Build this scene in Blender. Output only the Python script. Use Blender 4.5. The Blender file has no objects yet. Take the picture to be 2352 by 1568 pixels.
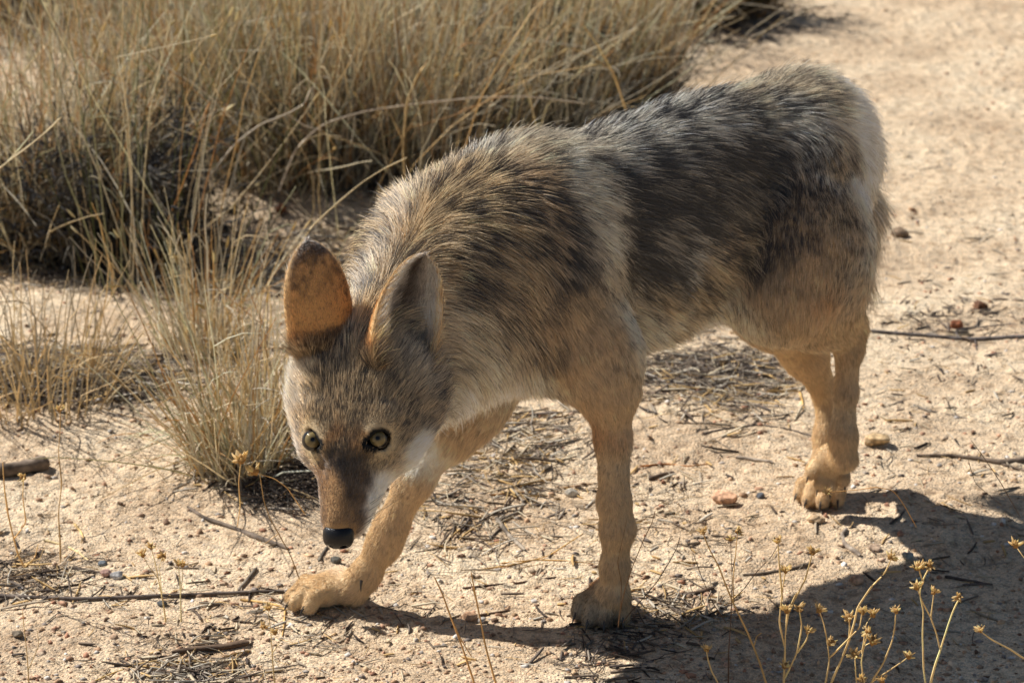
import bpy, math, random, os
import numpy as np
from mathutils import Vector, Matrix
from mathutils.bvhtree import BVHTree
from mathutils.kdtree import KDTree

scene = bpy.context.scene
C = scene.collection
rng = np.random.default_rng(7)
random.seed(7)
R = math.radians

# ------------------------------------------------------------------ camera
PITCH, CAM_H, FOC = 19.0, 1.35, 6765.0 / 2352.0
cam_d = bpy.data.cameras.new("camera")
cam_d.sensor_width = 36.0
cam_d.lens = 36.0 * FOC
cam_d.clip_end = 500.0
cam_d.dof.use_dof = True
cam_d.dof.focus_distance = 2.97
cam_d.dof.aperture_fstop = 11.0
cam = bpy.data.objects.new("camera", cam_d)
cam.location = (0, 0, CAM_H)
cam.rotation_euler = (R(90 - PITCH), 0, 0)
C.objects.link(cam)
scene.camera = cam

# ------------------------------------------------------------------ sky, sun, exposure
SUN_ELEV, SUN_AZ = 45.0, 150.0      # azimuth: the direction the light comes from, degrees from +X towards +Y
world = bpy.data.worlds.new("World")
scene.world = world
world.use_nodes = True
wn = world.node_tree
bg = wn.nodes["Background"]
sky = wn.nodes.new("ShaderNodeTexSky")
sky.sky_type = 'NISHITA'
sky.sun_disc = False
sky.sun_elevation = R(SUN_ELEV)
sky.sun_rotation = R(90 - SUN_AZ)
wn.links.new(sky.outputs[0], bg.inputs[0])
bg.inputs[1].default_value = 0.05
sun_d = bpy.data.lights.new("sun", 'SUN')
sun_d.energy = 5.0
sun_d.angle = R(0.5)
sun_d.color = (1.0, 0.965, 0.92)
sun = bpy.data.objects.new("sun", sun_d)
sv = Vector((math.cos(R(SUN_ELEV)) * math.cos(R(SUN_AZ)), math.cos(R(SUN_ELEV)) * math.sin(R(SUN_AZ)), math.sin(R(SUN_ELEV))))
sun.rotation_euler = sv.to_track_quat('Z', 'Y').to_euler()
C.objects.link(sun)
scene.view_settings.view_transform = 'Standard'
scene.view_settings.look = 'None'
scene.view_settings.exposure = 0.60

# ------------------------------------------------------------------ helpers
cp, sp = math.cos(R(PITCH)), math.sin(R(PITCH))
CAMP = np.array((0.0, 0.0, CAM_H))
CX, CY, CZ = np.array((1.0, 0, 0)), np.array((0, sp, cp)), np.array((0, -cp, sp))   # camera right, up, towards viewer


def ray(u, v):
    return CX * (u - 1176) / 6765 - CY * (v - 784) / 6765 - CZ


def at(u, v, Y):
    d = ray(u, v)
    return CAMP + d * (Y / d[1])


def on_ground(u, v, z=0.0):
    d = ray(u, v)
    return CAMP + d * ((z - CAM_H) / d[2])


def nrm(v):
    v = np.asarray(v, float)
    return v / np.linalg.norm(v)


def mesh_obj(name, verts, faces, mats=(), parent=None, smooth=True, mat_idx=None):
    me = bpy.data.meshes.new(name)
    verts = np.asarray(verts, np.float32)
    if isinstance(faces, np.ndarray):
        nf, k = faces.shape
        me.vertices.add(len(verts))
        me.vertices.foreach_set("co", verts.ravel())
        me.loops.add(nf * k)
        me.loops.foreach_set("vertex_index", faces.astype(np.int32).ravel())
        me.polygons.add(nf)
        me.polygons.foreach_set("loop_start", np.arange(0, nf * k, k, dtype=np.int32))
    else:
        me.from_pydata([tuple(v) for v in verts.tolist()], [], faces)
    if smooth:
        me.polygons.foreach_set("use_smooth", np.ones(len(me.polygons), bool))
    if mat_idx is not None:
        me.polygons.foreach_set("material_index", np.asarray(mat_idx, np.int32))
    me.update(calc_edges=True)
    me.validate()
    for m in mats:
        me.materials.append(m)
    o = bpy.data.objects.new(name, me)
    C.objects.link(o)
    if parent is not None:
        o.parent = parent
    return o


def tag(o, label=None, cat=None, group=None, kind=None):
    if label: o["label"] = label
    if cat: o["category"] = cat
    if group: o["group"] = group
    if kind: o["kind"] = kind
    return o

# ================================================================== COYOTE
# ---- signed distance body, grown from tapered limbs and ellipsoids
HIP = np.array((0.340, 3.345, 0.0))
SHO = np.array((-0.010, 3.035, 0.0))
HEAD_DIR = nrm(SHO - HIP)
LEFT = np.array((-HEAD_DIR[1], HEAD_DIR[0], 0.0))
UPZ = np.array((0, 0, 1.0))


def B(t, s, z):
    return HIP + HEAD_DIR * t + LEFT * s + UPZ * z


# head frame (muzzle, crown, the animal's left)
HO = at(793, 1010, 2.75)
mF = nrm(CX * -0.135 - CY * 0.90 + CZ * 0.41)
mU = CX * -0.24 + CY * 0.39 + CZ * 0.88
mU = nrm(mU - mF * mU.dot(mF))
mS = np.cross(mU, mF)
if mS[0] < 0:
    mS = -mS


def H(f, u, s):
    return HO + (mF * f + mU * u + mS * s) * 0.001


PRIMS = []   # (type, data, k, region, flow)


def cone(a, b, ra, rb, k=0.03, reg='body', flow=None):
    PRIMS.append(('c', (np.asarray(a, float), np.asarray(b, float), ra, rb), k, reg, flow if flow is not None else np.asarray(b) - np.asarray(a)))


def chain(pts, k=0.02, reg='leg'):
    for (a, ra), (b, rb) in zip(pts[:-1], pts[1:]):
        cone(a, b, ra, rb, k, reg)


def ell(c, r, axes, k=0.03, reg='body', flow=None):
    PRIMS.append(('e', (np.asarray(c, float), np.asarray(r, float), np.array([nrm(x) for x in axes])), k, reg, flow))


BAX = (HEAD_DIR, LEFT, UPZ)
BACK = -HEAD_DIR * 0.85 - UPZ * 0.45
RUMP = -HEAD_DIR * 0.35 - UPZ * 0.9
# trunk
ell(B(0.015, 0, 0.439), (0.090, 0.070, 0.084), BAX, 0.05, 'body', BACK)
ell(B(-0.015, 0, 0.400), (0.060, 0.062, 0.085), BAX, 0.05, 'rump', RUMP)
ell(B(0.17, 0, 0.405), (0.17, 0.067, 0.116), BAX, 0.06, 'body', BACK)
ell(B(0.33, 0, 0.383), (0.155, 0.072, 0.120), BAX, 0.06, 'body', BACK)
ell(B(0.44, 0, 0.435), (0.085, 0.050, 0.072), BAX, 0.05, 'body', BACK)
ell(B(0.44, 0.045, 0.360), (0.070, 0.040, 0.095), BAX, 0.04, 'shoulder', BACK - UPZ * 0.6)
ell(B(0.44, -0.045, 0.360), (0.070, 0.040, 0.095), BAX, 0.04, 'shoulder', BACK - UPZ * 0.6)
ell(B(0.22, 0, 0.345), (0.13, 0.052, 0.066), BAX, 0.05, 'belly', BACK - UPZ * 0.4)
ell(B(0.10, 0, 0.345), (0.09, 0.046, 0.050), BAX, 0.05, 'belly', BACK - UPZ * 0.4)
# neck
OCC = H(-95, -36, 0)
N0, N1 = B(0.455, 0, 0.415), B(0.53, -0.01, 0.40)
nflow = N0 - OCC
cone(N0, N1, 0.088, 0.076, 0.05, 'neck', nflow * 1.0 - UPZ * 0.35)
cone(N1, OCC, 0.076, 0.050, 0.05, 'neck', nflow * 1.0 - UPZ * 0.35)
cone(B(0.50, 0, 0.33), H(-85, -62, 0), 0.062, 0.045, 0.05, 'neck', nflow * 0.8 - UPZ * 0.5)
# near fore leg
LFP = on_ground(1385, 1432)
chain([(at(1265, 640, 3.010), 0.052), (at(1370, 820, 2.998), 0.040), (at(1398, 900, 2.985), 0.0275)], 0.04, 'upleg')
chain([(at(1398, 900, 2.985), 0.0275), (at(1408, 1010, 2.98), 0.0172), (at(1411, 1150, 2.975), 0.0155),
       (at(1419, 1212, 2.972), 0.0165), (at(1412, 1300, 2.972), 0.0132), (at(1410, 1365, 2.970), 0.0145)], 0.012, 'leg')
# far fore leg, stepping forward
chain([(at(1150, 760, 3.08), 0.050), (at(1070, 920, 3.05), 0.036), (at(1030, 990, 3.035), 0.030)], 0.04, 'upleg')
chain([(at(1027, 988, 3.035), 0.025), (at(952, 1100, 3.02), 0.0188), (at(898, 1210, 3.015), 0.0155), (at(882, 1248, 3.015), 0.0160),
       (at(840, 1318, 3.015), 0.0140), (at(812, 1350, 3.015), 0.0150)], 0.015, 'leg')
# near hind leg, lifted
chain([(B(0.05, 0.04, 0.41), 0.066), (at(1830, 600, 3.235), 0.072), (at(1790, 682, 3.20), 0.042)], 0.05, 'thigh')
chain([(at(1850, 560, 3.26), 0.060), (at(1870, 680, 3.25), 0.038), (at(1938, 752, 3.29), 0.020)], 0.04, 'thigh')
chain([(at(1790, 692, 3.20), 0.038), (at(1870, 722, 3.25), 0.027), (at(1936, 750, 3.29), 0.019)], 0.03, 'thigh')
chain([(at(1940, 748, 3.29), 0.0150), (at(1950, 800, 3.285), 0.0140), (at(1943, 900, 3.28), 0.0118), (at(1936, 1000, 3.275), 0.0145), (at(1938, 1050, 3.275), 0.0165)], 0.012, 'leg')
cone(at(1935, 770, 3.29), at(1962, 741, 3.30), 0.014, 0.0085, 0.01, 'leg', -UPZ)
# far hind leg, planted
chain([(B(0.03, -0.04, 0.40), 0.066), (at(1790, 650, 3.35), 0.055), (at(1772, 700, 3.33), 0.038)], 0.05, 'thigh')
chain([(at(1772, 700, 3.33), 0.038), (at(1846, 806, 3.37), 0.022), (at(1900, 910, 3.40), 0.0145)], 0.03, 'leg')
chain([(at(1902, 908, 3.40), 0.0150), (at(1897, 1000, 3.38), 0.0125), (at(1889, 1085, 3.355), 0.0150)], 0.012, 'leg')
# tail, hanging against the thigh
chain([(B(-0.045, 0, 0.455), 0.028), (at(1900, 330, 3.42), 0.027), (at(1926, 480, 3.44), 0.025), (at(1940, 615, 3.44), 0.013)], 0.03, 'tail')


def paw(centre, direc, tilt=0.0, sc=1.0, splay=1.0, reg='paw'):
    """four toes round a pad: centre on the ground under the wrist, direc the way the toes point"""
    d = nrm(direc)
    side = nrm(np.cross(UPZ, d)) if abs(d[2]) < 0.9 else nrm(np.cross(d, CZ))
    up = nrm(np.cross(d, side))
    c = np.asarray(centre, float)
    tips = []
    ell(c + d * 0.004 * sc + up * 0.017 * sc, (0.027 * sc, 0.023 * sc, 0.017 * sc), (d, side, up), 0.012, reg, d - up * 0.3)
    for sgn, fwd in ((-1.5, 0.012), (-0.52, 0.026), (0.52, 0.026), (1.5, 0.012)):
        base = c + d * 0.006 * sc + side * sgn * 0.0105 * sc * splay + up * 0.021 * sc
        knk = c + d * (0.013 + fwd * 0.5) * sc + side * sgn * 0.0142 * sc * splay + up * 0.019 * sc
        tip = c + d * (0.013 + fwd) * sc + side * sgn * 0.0155 * sc * splay + up * 0.0095 * sc
        cone(base, knk, 0.0085 * sc, 0.0095 * sc, 0.0025, reg, d - up * 0.3)
        cone(knk, tip, 0.0095 * sc, 0.0088 * sc, 0.0025, reg, d - up * 0.3)
        tips.append((tip + up * 0.002 * sc, d - up * 0.55, side * sgn, sc))
    return tips


CLAWS = []
pd_lf = nrm(np.array((-0.25, -1.0, 0)))
CLAWS += paw(on_ground(1390, 1408), pd_lf, sc=1.02)
pd_rf = nrm(np.array((-1.0, -0.28, 0)))
CLAWS += paw(on_ground(752, 1386), pd_rf, sc=0.98)
pd_rh = nrm(np.array((-0.45, -1.0, 0)))
CLAWS += paw(on_ground(1896, 1140), pd_rh, sc=1.0)
lh0, lh1 = at(1934, 1050, 3.275), at(1915, 1125, 3.265)
CLAWS += paw(lh0 + (lh1 - lh0) * 0.2 + np.array((-0.008, 0.012, 0)), nrm(lh1 - lh0), sc=0.85)
# pasterns into the paws
cone(at(1410, 1365, 2.970), on_ground(1402, 1398) + UPZ * 0.022, 0.0150, 0.018, 0.012, 'leg')
cone(at(812, 1350, 3.015), on_ground(784, 1376) + UPZ * 0.020, 0.0150, 0.018, 0.012, 'leg')
cone(at(1893, 1085, 3.355), on_ground(1890, 1135) + UPZ * 0.022, 0.0165, 0.018, 0.012, 'leg')

# head
HAX = (mF, mU, mS)
HB = -mF
ell(H(-52, -26, 0), (0.058, 0.038, 0.046), HAX, 0.02, 'head', HB)
ell(H(-12, -14, 0), (0.036, 0.016, 0.030), HAX, 0.02, 'head', HB)
cone(H(-5, -32, 0), H(76, -31, 0), 0.0300, 0.0165, 0.012, 'face', HB)
cone(H(10, -18, 0), H(80, -23, 0), 0.0150, 0.0115, 0.012, 'face', HB)
cone(H(-35, -60, 0), H(70, -46, 0), 0.0315, 0.0125, 0.012, 'jaw', HB)
cone(H(70, -35, 9), H(79, -33, 7), 0.0120, 0.0095, 0.008, 'face', HB)
cone(H(70, -35, -9), H(79, -33, -7), 0.0120, 0.0095, 0.008, 'face', HB)
for s_ in (1, -1):
    cone(H(-62, -22, 26 * s_), at(930, 838, 2.812) if s_ > 0 else at(739, 806, 2.832), 0.026, 0.017, 0.02, 'head', HB)
    cone(H(-5, -40, 27 * s_), H(50, -37, 14 * s_), 0.0140, 0.0105, 0.014, 'face', HB)
    ell(at(742, 842, 2.822) if s_ < 0 else at(905, 868, 2.800), (0.026, 0.017, 0.023), HAX, 0.02, 'head', HB + mS * s_ * 0.25)
    cone(H(15, -46, 19 * s_), H(72, -40, 9 * s_), 0.0165, 0.0110, 0.012, 'jaw', HB)
    ell(H(-32, -42, 40 * s_), (0.042, 0.030, 0.026), HAX, 0.025, 'cheek', HB + mS * s_ * 0.55 - mU * 0.15)
    ell(H(-84, -34, 40 * s_), (0.026, 0.026, 0.020), HAX, 0.02, 'ruff', HB * 0.5 + mS * s_ * 0.8 - mU * 0.1)
    ell(H(-64, -46, (40 if s_ > 0 else 45) * s_), (0.036, 0.030, 0.026), HAX, 0.025, 'ruff', HB * 0.7 + mS * s_ * 0.7 - mU * 0.25)
    cone(H(1, -9, 22 * s_), H(-26, -7, 33 * s_), 0.0100, 0.0135, 0.012, 'head', HB)
    cone(H(6, -34, 26 * s_), H(-25, -36, 42 * s_), 0.0110, 0.0150, 0.012, 'face', HB)

EYE_R = 0.0112
EYES = []
EYE_FRAMES = {}
LENS = (0.0112, 0.0046)     # lid opening: two arcs of this radius, set apart by twice the second number


def smin(a, b, k):
    h = np.clip(0.5 + 0.5 * (b - a) / k, 0, 1)
    return b + (a - b) * h - k * h * (1 - h)


def prim_dist(p, P):
    ty, dat = p[0], p[1]
    if ty == 'c':
        a, b, ra, rb = dat
        ab = b - a
        pa = P - a.astype(np.float32)
        t = np.clip((pa @ ab.astype(np.float32)) / float(ab @ ab), 0, 1)
        q = pa - t[..., None] * ab.astype(np.float32)
        return np.sqrt((q * q).sum(-1)) - (ra + (rb - ra) * t)
    c, r, ax = dat
    q = (P - c.astype(np.float32)) @ ax.T.astype(np.float32)
    k0 = np.sqrt(((q / r.astype(np.float32)) ** 2).sum(-1))
    k1 = np.sqrt(((q / (r ** 2).astype(np.float32)) ** 2).sum(-1))
    return k0 * (k0 - 1) / np.maximum(k1, 1e-6)


def prim_box(p):
    if p[0] == 'c':
        a, b, ra, rb = p[1]
        m = max(ra, rb)
        return np.minimum(a, b) - m, np.maximum(a, b) + m
    c, r, _ = p[1]
    m = r.max()
    return c - m, c + m


def build_sdf(h):
    los = np.array([prim_box(p)[0] for p in PRIMS]).min(0) - 0.02
    his = np.array([prim_box(p)[1] for p in PRIMS]).max(0) + 0.02
    n = np.ceil((his - los) / h).astype(int) + 1
    F = np.full(n, 0.05, np.float32)
    xs = [los[i] + h * np.arange(n[i]) for i in range(3)]
    def sub(lo, hi, mg):
        i0 = np.maximum(((lo - mg - los) / h).astype(int), 0)
        i1 = np.minimum(((hi + mg - los) / h).astype(int) + 2, n)
        sl = tuple(slice(a, b) for a, b in zip(i0, i1))
        g = np.stack(np.meshgrid(*[xs[i][sl[i]] for i in range(3)], indexing='ij'), -1).astype(np.float32)
        return sl, g
    for p in PRIMS:
        lo, hi = prim_box(p)
        sl, g = sub(lo, hi, p[2] + 2 * h)
        F[sl] = smin(F[sl], prim_dist(p, g), p[2])
    # eyes: found on the bare surface, then an opening is cut through the lids in front of each ball
    for (u, v), s_ in (((718.5, 1011), -1), ((868, 1008), 1)):
        d = nrm(ray(u, v))
        ts = np.arange(2.6, 3.2, 0.0005)
        q = np.round((CAMP + d * ts[:, None] - los) / h).astype(int)
        ok = ((q >= 0) & (q < n)).all(1)
        val = np.where(ok, F[tuple(np.clip(q, 0, n - 1).T)], 1)
        hit = CAMP + d * ts[np.argmax(val < 0)]
        c = hit + d * 0.0112
        EYES.append((c, s_))
        g_ = nrm(-d * 0.8 + mU * 0.35 + mS * s_ * 0.25)
        lo, hi = c - 0.03, c + 0.03
        sl, g = sub(lo, hi, 0.01)
        l_ = mS * s_ * 0.90 - mF * 0.36
        l_ = nrm(l_ - g_ * l_.dot(g_)); p_ = nrm(np.cross(g_, l_))
        if p_ @ mF < 0: p_ = -p_
        EYE_FRAMES[s_] = (g_, l_, p_)
        dd = None
        for sg in (1, -1):
            e_ = c + p_ * (LENS[1] * sg + 0.0020)
            q_ = prim_dist(('c', (e_ + g_ * 0.002, e_ + g_ * 0.03, LENS[0], LENS[0] + 0.0014), 0, '', None), g)
            dd = q_ if dd is None else np.maximum(dd, q_)
        e_ = c - l_ * 0.0112 + p_ * 0.0010 + g_ * 0.006
        dd = smin(dd, prim_dist(('c', (e_, e_ + g_ * 0.02, 0.0022, 0.0034), 0, '', None), g), 0.002)
        ball = np.sqrt(((g - c.astype(np.float32)) ** 2).sum(-1)) - (EYE_R + 0.0008)
        F[sl] = -smin(-F[sl], smin(dd, ball, 0.001), 0.002)
    return F, los, h


def surface_nets(F, lo, h):
    s = F < 0
    c = np.zeros(tuple(np.array(F.shape) - 1), np.uint8)
    for i in (0, 1):
        for j in (0, 1):
            for k in (0, 1):
                c += s[i:s.shape[0] - 1 + i, j:s.shape[1] - 1 + j, k:s.shape[2] - 1 + k]
    act = (c > 0) & (c < 8)
    idx = np.full(act.shape, -1, np.int32)
    cells = np.argwhere(act)
    idx[act] = np.arange(len(cells))
    acc = np.zeros((len(cells), 3)); cnt = np.zeros(len(cells))
    corners = [(i, j, k) for i in (0, 1) for j in (0, 1) for k in (0, 1)]
    vals = {q: F[cells[:, 0] + q[0], cells[:, 1] + q[1], cells[:, 2] + q[2]] for q in corners}
    for q in corners:
        for ax in range(3):
            if q[ax] == 0:
                q2 = list(q); q2[ax] = 1; q2 = tuple(q2)
                a, b = vals[q], vals[q2]
                m = (a < 0) != (b < 0)
                t = np.where(m, a / np.where(m, a - b, 1), 0)
                for d in range(3):
                    acc[:, d] += np.where(m, q[d] + (t if d == ax else 0), 0)
                cnt += m
    V = lo + (cells + acc / cnt[:, None]) * h
    quads = []
    for ax in range(3):
        a = [slice(None)] * 3; b = [slice(None)] * 3
        a[ax] = slice(0, -1); b[ax] = slice(1, None)
        sa, sb = s[tuple(a)], s[tuple(b)]
        e = np.argwhere(sa != sb)
        o1, o2 = (ax + 1) % 3, (ax + 2) % 3
        ok = (e[:, o1] > 0) & (e[:, o2] > 0) & (e[:, o1] < act.shape[o1]) & (e[:, o2] < act.shape[o2])
        e = e[ok]
        fl = sa[tuple(e.T)]
        def g(d1, d2):
            q = e.copy(); q[:, o1] += d1; q[:, o2] += d2
            return idx[tuple(q.T)]
        Q = np.stack([g(-1, -1), g(0, -1), g(0, 0), g(-1, 0)], 1)
        Q[~fl] = Q[~fl][:, ::-1]
        quads.append(Q)
    return V, np.concatenate(quads)

VOX = 0.0027
F_, lo_, h_ = build_sdf(VOX)
BV, BQ = surface_nets(F_, lo_, h_)
del F_
NB = len(BV)


# ---- ears: cupped shells, grown into the same mesh
def ear(base, tip, normal, half_w, th0, th1, na=34, nb=27):
    ax = tip - base
    Ln = np.linalg.norm(ax)
    ax = ax / Ln
    n = nrm(normal - ax * ax.dot(normal))
    side = np.cross(ax, n)
    a = np.linspace(-0.13, 1, na)[:, None]
    b = np.linspace(-1, 1, nb)[None, :]
    ac = np.clip(a, 0, 1)
    w = half_w * np.maximum(1 - ac ** 3.3, 0) ** 0.58 * (0.90 + 0.42 * ac * (1 - ac)) + 0.0004
    th = th0 + (th1 - th0) * ac
    w = w * (1 + np.minimum(a, 0) * 2.4)
    off = lambda r: (np.sin(b * th) * r, (np.cos(th) - np.cos(b * th)) * r)
    out = []
    for k, dr in ((0, 0.0), (1, 0.0026)):
        rr = w / np.sin(np.minimum(th, math.pi / 2))
        x, y = off(rr + dr * (1 - 0.6 * np.abs(b) ** 4) * np.sqrt(np.maximum(1 - ac ** 6, 0.02)))
        out.append(base + ax * (a * Ln)[..., None] + side * x[..., None] + n * y[..., None] - n * (0.004 + 0.012 * ac)[..., None] + n * (ac ** 2 * 0.010)[..., None])
    V = np.concatenate([o.reshape(-1, 3) for o in out])
    idx = np.arange(na * nb).reshape(na, nb)
    inner = np.stack([idx[:-1, :-1], idx[:-1, 1:], idx[1:, 1:], idx[1:, :-1]], -1).reshape(-1, 4)
    outer = inner[:, ::-1] + na * nb
    rim = [(idx[:-1, 0], idx[1:, 0]), (idx[1:, -1], idx[:-1, -1])]
    top = np.stack([idx[-1, :-1], idx[-1, 1:], idx[-1, 1:] + na * nb, idx[-1, :-1] + na * nb], -1)
    rims = [np.stack([p, q, q + na * nb, p + na * nb], -1) for p, q in rim]
    Q = np.concatenate([inner, outer, top[:, ::-1]] + [q for q in rims])
    ab = np.stack(np.broadcast_arrays(a, b), -1).reshape(-1, 2)
    return V, Q, np.concatenate([ab, ab]), np.repeat([0, 1], na * nb), ax, side, n


def cam_dir(x, y, z):
    return CX * x + CY * y + CZ * z


EAR_L = ear(at(928, 838, 2.795), at(979, 583, 2.830), cam_dir(0.58, 0.05, 0.81), 0.0395, 1.72, 0.80)
EAR_R = ear(at(737, 788, 2.838), at(702, 551, 2.850), cam_dir(-0.42, 0.0, -0.90), 0.0365, 1.30, 0.75)
EARS = []
for E in (EAR_R, EAR_L):
    EARS.append((len(BV), len(BV) + len(E[0]), E))
    BQ = np.concatenate([BQ, E[1] + len(BV)])
    BV = np.concatenate([BV, E[0]])
print('body', len(BV), len(BQ))
# ---- coat: every vertex knows its region, how long the fur is, which way it lies and its colour
def tri_normals(V, Q):
    n = np.cross(V[Q[:, 2]] - V[Q[:, 0]], V[Q[:, 3]] - V[Q[:, 1]])
    vn = np.zeros_like(V)
    for k in range(4):
        np.add.at(vn, Q[:, k], n)
    return n, vn / np.maximum(np.linalg.norm(vn, axis=1, keepdims=True), 1e-12)


FN, VN = tri_normals(BV, BQ)
FNORM = np.linalg.norm(FN, axis=1, keepdims=True)
FA = FNORM[:, 0] * 0.5
FN = FN / np.maximum(FNORM, 1e-12)


def vnoise(P, scale, seed=0):
    """smooth value noise in 3-D, about -1..1"""
    p = np.asarray(P) / scale + 100.0 + seed * 17.3
    i = np.floor(p).astype(np.int64)
    f = p - i
    f = f * f * (3 - 2 * f)
    def hsh(x, y, z):
        h = (x * 374761393 + y * 668265263 + z * 2147483647 + seed * 1442695) & 0xffffffff
        h = ((h ^ (h >> 13)) * 1274126177) & 0xffffffff
        h = h ^ (h >> 16)
        return (h & 0xffff) / 32767.5 - 1
    out = 0
    for dx in (0, 1):
        for dy in (0, 1):
            for dz in (0, 1):
                w = (f[:, 0] if dx else 1 - f[:, 0]) * (f[:, 1] if dy else 1 - f[:, 1]) * (f[:, 2] if dz else 1 - f[:, 2])
                out = out + w * hsh(i[:, 0] + dx, i[:, 1] + dy, i[:, 2] + dz)
    return out


#            length  lift  width density(relative)
REG = {'body': (0.036, 0.42, 1.0, 1.0), 'belly': (0.028, 0.42, 1.0, 1.0), 'rump': (0.032, 0.45, 1.0, 1.0), 'shoulder': (0.030, 0.40, 1.0, 1.0), 'neck': (0.040, 0.46, 1.0, 1.0),
       'thigh': (0.016, 0.28, 0.9, 1.3), 'upleg': (0.014, 0.26, 0.75, 2.0), 'leg': (0.0095, 0.22, 0.6, 3.4), 'paw': (0.0055, 0.30, 0.5, 4.0),
       'tail': (0.062, 0.46, 1.0, 1.3), 'head': (0.0095, 0.34, 0.55, 3.4), 'face': (0.0048, 0.26, 0.45, 5.0), 'jaw': (0.0065, 0.32, 0.5, 4.0), 'cheek': (0.013, 0.34, 0.6, 2.6), 'ruff': (0.036, 0.50, 0.75, 2.0)}


def region_fields(P):
    W = np.zeros(len(P)); par = np.zeros((len(P), 4)); fl = np.zeros((len(P), 3))
    P32 = P.astype(np.float32)
    ds = np.stack([prim_dist(p, P32) for p in PRIMS])
    dm = ds.min(0)
    for p, d in zip(PRIMS, ds):
        sg = 0.004 if p[3] in ('leg', 'paw', 'face', 'jaw') else 0.012
        w = np.exp(-np.maximum(d - dm, 0) / sg)
        W += w
        par += w[:, None] * np.array(REG[p[3]])
        fl += w[:, None] * nrm(p[4])
    return par / W[:, None], fl / np.maximum(np.linalg.norm(fl, axis=1, keepdims=True), 1e-9)


PAR, FLOW = region_fields(BV[:NB])
IS_EAR = np.zeros(len(BV), np.int8)         # 1 inside of an ear, 2 its back
EAR_AB = np.zeros((len(BV), 2))
for lo, hi, E in EARS:
    PAR = np.concatenate([PAR, np.tile(np.array((0.0055, 0.30, 0.5, 4.5)), (hi - lo, 1))])
    IS_EAR[lo:hi] = 1 + E[3]
    EAR_AB[lo:hi] = E[2]
    f = np.tile(E[4], (hi - lo, 1)) - 0.0
    inn = E[3] == 0
    # long pale hairs grow from the edges across the opening
    b = E[2][:, 1]; a = E[2][:, 0]
    f = np.where(inn[:, None], E[4] * 0.75 + E[6] * 0.5 - E[5] * np.sign(b)[:, None] * (0.55 * np.abs(b))[:, None], f)
    FLOW = np.concatenate([FLOW, f])
    L = np.where(inn, 0.007 + 0.022 * np.clip(1.1 - a, 0, 1) * (0.4 + 0.6 * np.abs(b)), 0.0042 + 0.060 * np.clip(0.18 - a, 0, 1))
    PAR[lo:hi, 0] = L
    PAR[lo:hi, 1] = np.where(inn, 0.5, 0.30)


def srgb(c):
    c = np.asarray(c, float) / 255
    return np.where(c <= 0.04045, c / 12.92, ((c + 0.055) / 1.055) ** 2.4)


# palette: colour near the skin, colour of the tips, how many tips are dark
PAL = {
    'G': ((220, 212, 197), (30, 29, 30), 0.52), 'B': ((150, 138, 120), (22, 21, 22), 0.80), 'D': ((110, 90, 66), (34, 28, 24), 0.8),
    'T': ((206, 182, 142), (66, 55, 43), 0.42), 'U': ((186, 158, 120), (50, 42, 36), 0.54), 'C': ((222, 212, 192), (70, 62, 54), 0.10), 'K': ((214, 188, 147), (188, 160, 120), 0.25),
    'O': ((196, 150, 98), (112, 80, 50), 0.3), 'W': ((240, 234, 222), (225, 215, 200), 0.1), 'F': ((198, 176, 140), (52, 44, 35), 0.44),
    'M': ((168, 132, 88), (92, 68, 44), 0.40), 'N': ((98, 76, 52), (40, 32, 25), 0.7), 'L': ((206, 190, 162), (90, 78, 64), 0.25), 'P': ((122, 94, 64), (50, 38, 27), 0.55), 'X': ((60, 46, 36), (18, 14, 12), 0.9)}  # P darkens the muzzle's right side: its shade put into the coat
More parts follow.
